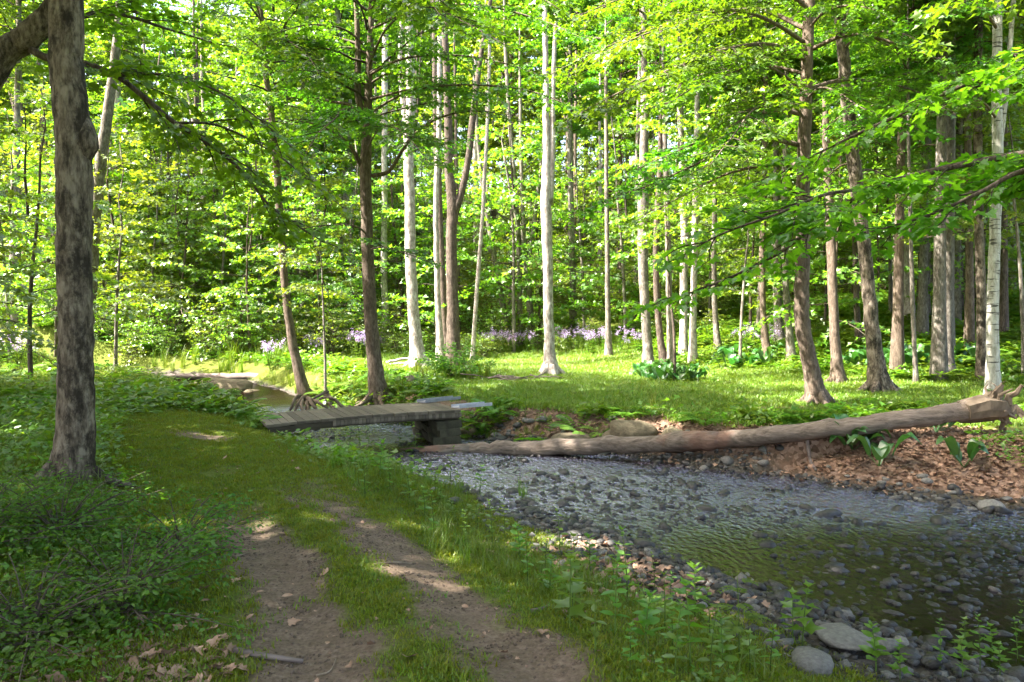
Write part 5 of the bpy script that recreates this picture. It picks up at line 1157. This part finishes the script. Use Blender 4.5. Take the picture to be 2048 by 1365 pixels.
# herbs with stems, each a plant of its own
def herb_proto(seed, H, pairs, size, kind='oval', lean=.08, droop=.25):
    r = np.random.default_rng(seed); u = np.linspace(0, 1, 7); a = r.uniform(0, 6.28)
    S = np.stack([lean * H * u ** 2 * math.cos(a), lean * H * u ** 2 * math.sin(a), H * u], 1); b = MB(); b.tube(np.vstack([S[0] - [0, 0, .05], S]), np.append(.006, np.linspace(.006, .002, 7)), 5)
    P = []; D = []; Nn = []; Sz = []
    for i in range(pairs):
        t = .22 + .78 * (i + .5) / pairs; c = np.array([np.interp(t, u, S[:, j]) for j in range(3)]); al = i * 1.57 + r.normal(0, .25)
        for q in (0, math.pi):
            P.append(c); D.append((math.cos(al + q), math.sin(al + q), r.uniform(.1, .6) - droop)); n = r.normal(0, .2, 3); n[2] += 1; Nn.append(n); Sz.append(size * (1.25 - .65 * t) * r.uniform(.8, 1.15))
    for q in range(3): P.append(S[-1]); al = q * 2.1; D.append((math.cos(al), math.sin(al), .9)); Nn.append((-math.cos(al), -math.sin(al), .6)); Sz.append(size * .45)
    return b.mesh('stem', M['stem'], True), leaves_mesh('foliage', P, D, Nn, np.array(Sz), kind, M['herb'])
def pinnate_proto(seed, H):
    r = np.random.default_rng(seed); u = np.linspace(0, 1, 6); b = MB(); S = np.stack([.05 * u ** 2, 0 * u, H * u], 1); b.tube(np.vstack([S[0] - [0, 0, .05], S]), np.append(.006, np.linspace(.006, .002, 6)), 5)
    P = []; D = []; Nn = []; Sz = []
    for i in range(8):
        t = .3 + .7 * i / 8; c = np.array([.05 * t * t, 0, H * t]); al = i * 2.4; ln = H * .42 * (1.15 - .7 * t)
        for w in np.linspace(.25, 1, 6):
            q = c + np.array([math.cos(al) * ln * w, math.sin(al) * ln * w, ln * (.5 * w - .55 * w * w)])
            for sg in (1, -1): P.append(q); D.append((math.cos(al) * .6 - math.sin(al) * sg, math.sin(al) * .6 + math.cos(al) * sg, -.1)); Nn.append((0, 0, 1)); Sz.append(ln * .38 * (1.2 - .6 * w))
    return b.mesh('stem', M['stem'], True), leaves_mesh('foliage', P, D, Nn, np.array(Sz), 'oval', M['herb'])
HP = {'tall': [herb_proto(1, .55, 6, .10), herb_proto(2, .48, 5, .11), herb_proto(3, .62, 7, .09)], 'heart': [herb_proto(4, .42, 4, .13, 'lobed'), herb_proto(5, .36, 4, .14, 'lobed')], 'fine': [pinnate_proto(6, .55), pinnate_proto(7, .42)], 'lance': [herb_proto(8, .4, 9, .13, 'oval', .1, .05), herb_proto(9, .32, 8, .12, 'oval', .1, .05)]}
def herb(px, py, kind, k, sc, label, group=None):
    p = G(px, py); root = thing('herb', label, 'plant', p, group, random.uniform(0, 6.28)); a, b = HP[kind][k]; sc *= random.uniform(.9, 1.1); link('stem', a, root, None, None, sc); link('foliage', b, root, None, None, sc)
herb(1605, 1300, 'heart', 0, 1.0, 'heart-leaved plant on two stems at the stone beach'); herb(1585, 1285, 'heart', 1, .9, 'smaller heart-leaved plant on the stone beach rim')
herb(1478, 1320, 'fine', 0, .85, 'feathery-leaved weed in the sunny corner of the bank'); herb(1445, 1345, 'lance', 0, .75, 'lance-leaved weed in front of the feathery one'); herb(1752, 1345, 'lance', 1, .8, 'spiky lance-leaved plant among the beach stones')
herb(830, 925, 'fine', 1, 1.2, 'feathery plant in front of the bridge abutment'); herb(868, 1085, 'tall', 0, .8, 'leafy stem in the sun fleck beside the track')
rs = np.random.default_rng(71)
for i, (px, py) in enumerate([(820, 1010), (850, 1035), (880, 1010), (905, 1040), (930, 1080), (955, 1060), (985, 1100), (1010, 1080), (1040, 1120), (1055, 1170), (1090, 1150), (1100, 1200), (1120, 1110), (1150, 1180), (1145, 1230), (1180, 1150), (1225, 1190), (1255, 1215), (1140, 1260), (1330, 1260), (1345, 1300), (1290, 1300), (1380, 1340), (1420, 1290), (1390, 1240), (960, 990), (900, 980), (780, 990), (760, 960), (730, 1000), (870, 990), (1000, 1040), (1310, 1200), (1340, 1230), (1500, 1350), (1540, 1360), (1350, 1360), (1260, 1345), (1190, 1310), (1230, 1280)]):
    herb(px, py, ['tall', 'tall', 'heart', 'lance'][int(rs.integers(4))], int(rs.integers(2)), rs.uniform(.55, 1.0), 'slender leafy herb growing in the grass between track and stream', 'herbs between track and stream')
for i, (px, py) in enumerate([(1880, 1350), (1925, 1360), (1960, 1345), (2000, 1355), (2035, 1340), (1985, 1320), (2040, 1300), (1930, 1310), (1420, 1360), (1800, 1362)]):
    herb(px, py, ['tall', 'heart'][i % 2], i % 2, .6, 'bright herb at the pebbled water edge beside the brown pool', 'herbs at the pool edge')
for i, (px, py) in enumerate([(740, 925), (770, 935), (800, 915), (850, 900), (700, 900), (690, 880), (720, 905), (1240, 800), (1265, 795), (1430, 770), (1445, 790), (870, 790), (1080, 860), (1100, 875), (960, 850), (1000, 860), (1050, 840)]):
    herb(px, py, ['tall', 'lance'][i % 2], i % 2, .95, 'upright weed on the banks around bridge and fallen trunk', 'weeds around bridge and fallen trunk')
RD = [blade_clump(k + 50, 26, .55, .06, .012, .45) for k in range(2)]
for lab, px, py, sc in [('tuft of upright reed blades on the lawn rim above the rocks', 1305, 820, 1.0), ('tall grass tuft at the water edge in front of the riffle', 1045, 1010, .8), ('grass tuft between stump and dark bush', 850, 770, 1.0), ('long grass tuft hanging over the bank behind the bridge', 800, 792, 1.1), ('pale grass tussock behind the uprooted end', 1930, 805, 1.1)]:
    tag(link('grass_tuft', RD[px % 2], None, G(px, py), (0, 0, px), sc), lab, 'grass tuft')
for i in range(16):
    p = G(540 + i * 19 + random.uniform(-8, 8), 778 + random.uniform(-8, 14)); tag(link('grass_tuft', RD[i % 2], None, p, (0, 0, i), random.uniform(.8, 1.3)), 'arching grass tuft on the bank between stream and lawn', 'grass tuft', 'grass tufts on the far bank')

for i in range(64):
    d = random.uniform(24.7, 27.5); x = (random.uniform(235, 590) - 1024) / FPX * d
    if stream_at(np.array([x]), np.array([d]))[0][0] < 1.25: continue
    tag(link('grass_tuft', RD[i % 2], None, (x, d, hz(x, d)), (0, 0, i), random.uniform(1.1, 1.9)), 'tall pale grass tuft behind the level upstream log', 'grass tuft', 'tall grass behind the upstream log')
# broad-leaved clumps
def broad_leaf(seed, L, W):
    r = np.random.default_rng(seed); V = []; F = []; n = 7
    for j in range(n):
        t = j / (n - 1); w = W * (math.sin(math.pi * (.06 + .92 * t)) ** .7) * (1 - .35 * t); x = L * (.35 + .65 * t); z = L * (.55 * min(1, t * 1.6) * .9 + .25 * t - .55 * t * t) + L * .25
        for s in (-1, -.5, 0, .5, 1): V.append((x, s * w, z + abs(s) * w * .35 + .012 * math.sin(9 * t + 2 * s)))
    for j in range(n - 1):
        for c in range(4): q = j * 5 + c; F.append((q, q + 1, q + 6, q + 5))
    k = len(V); V += [(0, .012, 0), (0, -.012, 0), (L * .35, -.01, L * .25), (L * .35, .01, L * .25)]; F.append((k, k + 1, k + 2, k + 3))
    return mesh_np('leaf', np.array(V), np.array(F), M['cabbage'], True)
BL = [broad_leaf(k, .42 + .04 * k, .13 + .012 * k) for k in range(3)]
def broad_plant(p, nl, sc, label, group=None, cat='plant'):
    root = thing('broad_leaved_plant', label, cat, p, group)
    for i in range(nl): link('leaf', BL[i % 3], root, None, (random.gauss(0, .12), random.uniform(-.55, .25), i * 2.4 + random.gauss(0, .3)), sc * random.uniform(.7, 1.15))
for lab, px, py, nl, sc in [('large dark broad-leaved plant in front of the fallen trunk', 1705, 903, 11, 1.0), ('broad-leaved plant with one raised leaf on the leafy bank', 1758, 936, 6, 1.0), ('small broad-leaved plant alone on the dead leaves', 1928, 938, 6, .85), ('broad-leaved plant against the fallen trunk near its root end', 1872, 866, 7, .85)]:
    broad_plant(G(px, py), nl, sc, lab)
for i in range(14):
    broad_plant(G(1280 + i * 8.2 + random.uniform(-3, 3), 752 + random.uniform(0, 15)), 7, 1.0, 'dark broad-leaved plant in the clump under the double trunk', 'broad-leaved clump on the lawn')
for i in range(26):
    px = random.uniform(1440, 1560) if i < 9 else random.uniform(1690, 1960); broad_plant(G(px, 728 + random.uniform(-8, 12)), 6, 1.1, 'broad-leaved plant among the trunks at the shady lawn edge', 'broad-leaved plants at the shady lawn edge')

# lilac flowers
def flower_proto(seed, H):
    r = np.random.default_rng(seed); b = MB(); P = []; D = []; Nn = []; Sz = []; Q = []; E = []; On = []; Os = []
    for i in range(6):
        a = r.uniform(0, 6.28); ln = H * r.uniform(.75, 1.1); u = np.linspace(0, 1, 4); S = np.stack([math.cos(a) * .22 * u * ln, math.sin(a) * .22 * u * ln, ln * u], 1); b.tube(S, [.006, .005, .004, .003], 4, cap=False)
        for t in np.linspace(.15, .8, 6): c = S[-1] * t; al = r.uniform(0, 6.28); P.append(c); D.append((math.cos(al), math.sin(al), .1)); Nn.append((0, 0, 1)); Sz.append(.13 * (1.1 - .6 * t))
        for k in range(20): c = S[-1] + r.normal(0, .035, 3) + [0, 0, r.uniform(-.08, .05)]; al = r.uniform(0, 6.28); Q.append(c); E.append((math.cos(al), math.sin(al), r.normal(0, .4))); On.append(r.normal(0, .5, 3) + [0, -.4, .6]); Os.append(.034)
    return b.mesh('stem', M['stem'], True), leaves_mesh('foliage', P, D, Nn, np.array(Sz), 'oval', M['herb']), leaves_mesh('blossom', Q, E, On, np.array(Os), 'diamond', M['petal'])
FP = [flower_proto(k, .8) for k in range(3)]
def flower(p, k, sc, label, group):
    root = thing('flowering_plant', label, 'flower', p, group, random.uniform(0, 6.28))
    for nm, me in zip(('stem', 'foliage', 'blossom'), FP[k]): link(nm, me, root, None, None, sc)
for n, (x0, x1, y0, y1), lab, grp in [(20, (610, 760, 706, 724), 'lilac flowering plant on the bank beyond the curved streamside tree', 'lilac flowers behind the bridge'), (22, (960, 1070, 703, 711), 'lilac flowering plant along the far lawn edge by the grey stems', 'lilac flowers by the grey stems'),
                                       (22, (1105, 1290, 700, 712), 'lilac flowering plant in the bushes past the lone lawn trunk', 'lilac flowers past the lawn trunk'), (8, (0, 70, 728, 750), 'lilac flowering plant in the green bank beside the track', 'lilac flowers on the green bank'), (5, (530, 560, 730, 745), 'lilac flowering plant above the level upstream log', 'lilac flowers above the log'), (8, (1470, 1560, 703, 712), 'lilac flowering plant in the shade behind the curved brown trunk', 'lilac flowers in the shade')]:
    for i in range(n): flower(G(random.uniform(x0, x1), random.uniform(y0, y1)), i % 3, random.uniform(.8, 1.2), lab, grp)

# the dark bush on the lawn and bushes by the water
def leafy_bush(name, label, p, H, R, nb, size, mat, seed, kind='oval', gap=.05, tw_gap=.11, tw_len=.35, flat=1.0):
    r = np.random.default_rng(seed); sp = Spray(); sp.tw = .26; sp.tilt = .5; root = thing(name, label, 'bush', p)
    for i in range(nb):
        a = i * 2.4 + r.normal(0, .3); f = r.random(); L = R * r.uniform(.7, 1.2); u = np.linspace(0, 1, 8)[:, None]
        q = np.array([[math.cos(a), math.sin(a), 0]]) * (L * u ** 1.2 * (1.15 - .75 * f)) + np.array([[0, 0, 1]]) * (H * (.35 + .75 * f) * (1.35 * u - .5 * u * u))
        sp.bough(q, .008, .002, r, tw_gap, tw_len, gap, size, .2, True, True, .2)
    link('crown', sp.build('crown', kind, M[mat]), root); link('branchwork', sp.wood('branchwork', M['twig']), root)
leafy_bush('bush', 'dense dark green bush at the foot of the forked trunk', G(905, 758), 1.0, .95, 34, .10, 'leaf_shrub', 81, gap=.06, tw_gap=.13, tw_len=.4)
for i in range(18):
    a = i * .35; p = G(905, 758) + np.array([math.cos(a) * 1.0, math.sin(a) * .7 - .2, 0]); tag(link('grass_tuft', RD[i % 2], None, (p[0], p[1], hz(p[0], p[1])), (0, 0, i), 1.3), 'long grass fringing the dark bush on the lawn', 'grass tuft', 'grass fringe of the lawn bush')
for lab, px, py, H, R, nb, sd in [('small-leaved dark shrub sprawling beside the mossy track', 250, 1235, .50, .70, 30, 91), ('spreading small-leaved shrub with bare black stems over dead leaves', 60, 1290, .46, .75, 26, 92), ('low small-leaved shrub at the foot of the thick mottled trunk', 120, 1085, .55, .8, 28, 93), ('loose small-leaved shrub reaching toward the wheel track', 360, 1110, .40, .6, 24, 94), ('small-leaved shrub in the ferns behind the sprawling one', -60, 1120, .6, .8, 28, 95)]:
    leafy_bush('shrub', lab, G(px, py), H, R, nb, .036, 'leaf_shrub', sd, gap=.03, tw_gap=.075, tw_len=.26)

# ------------------------------------------------------------------ white house glimpsed through the wood
p = at(1165, 648, 58); gz = hz(p[0], p[1])
hs = thing('house', 'white wall of a house glimpsed between trunks beyond the lawn', 'house', (p[0], p[1], gz), None, .15)
zc = p[2] - gz
b = MB(); b.box((0, 0, zc / 2 + .6), (4.2, 3.0, zc + 1.6)); link('wall', b.mesh('wall', M['white']), hs)
b = MB(); b.box((0, -.95, zc + 1.75), (4.8, 2.4, .12), tilt=(.5, 0)); b.box((0, .95, zc + 1.75), (4.8, 2.4, .12), tilt=(-.5, 0)); link('roof', b.mesh('roof', M['roof']), hs)
for xx in (-1.0, .9):
    b = MB(); b.box((xx, -1.53, zc + .75), (.6, .08, .7)); w_ = link('window', b.mesh('window', M['white']), hs); b = MB(); b.box((xx, -1.58, zc + .75), (.5, .04, .6)); link('pane', b.mesh('pane', M['glass']), w_)
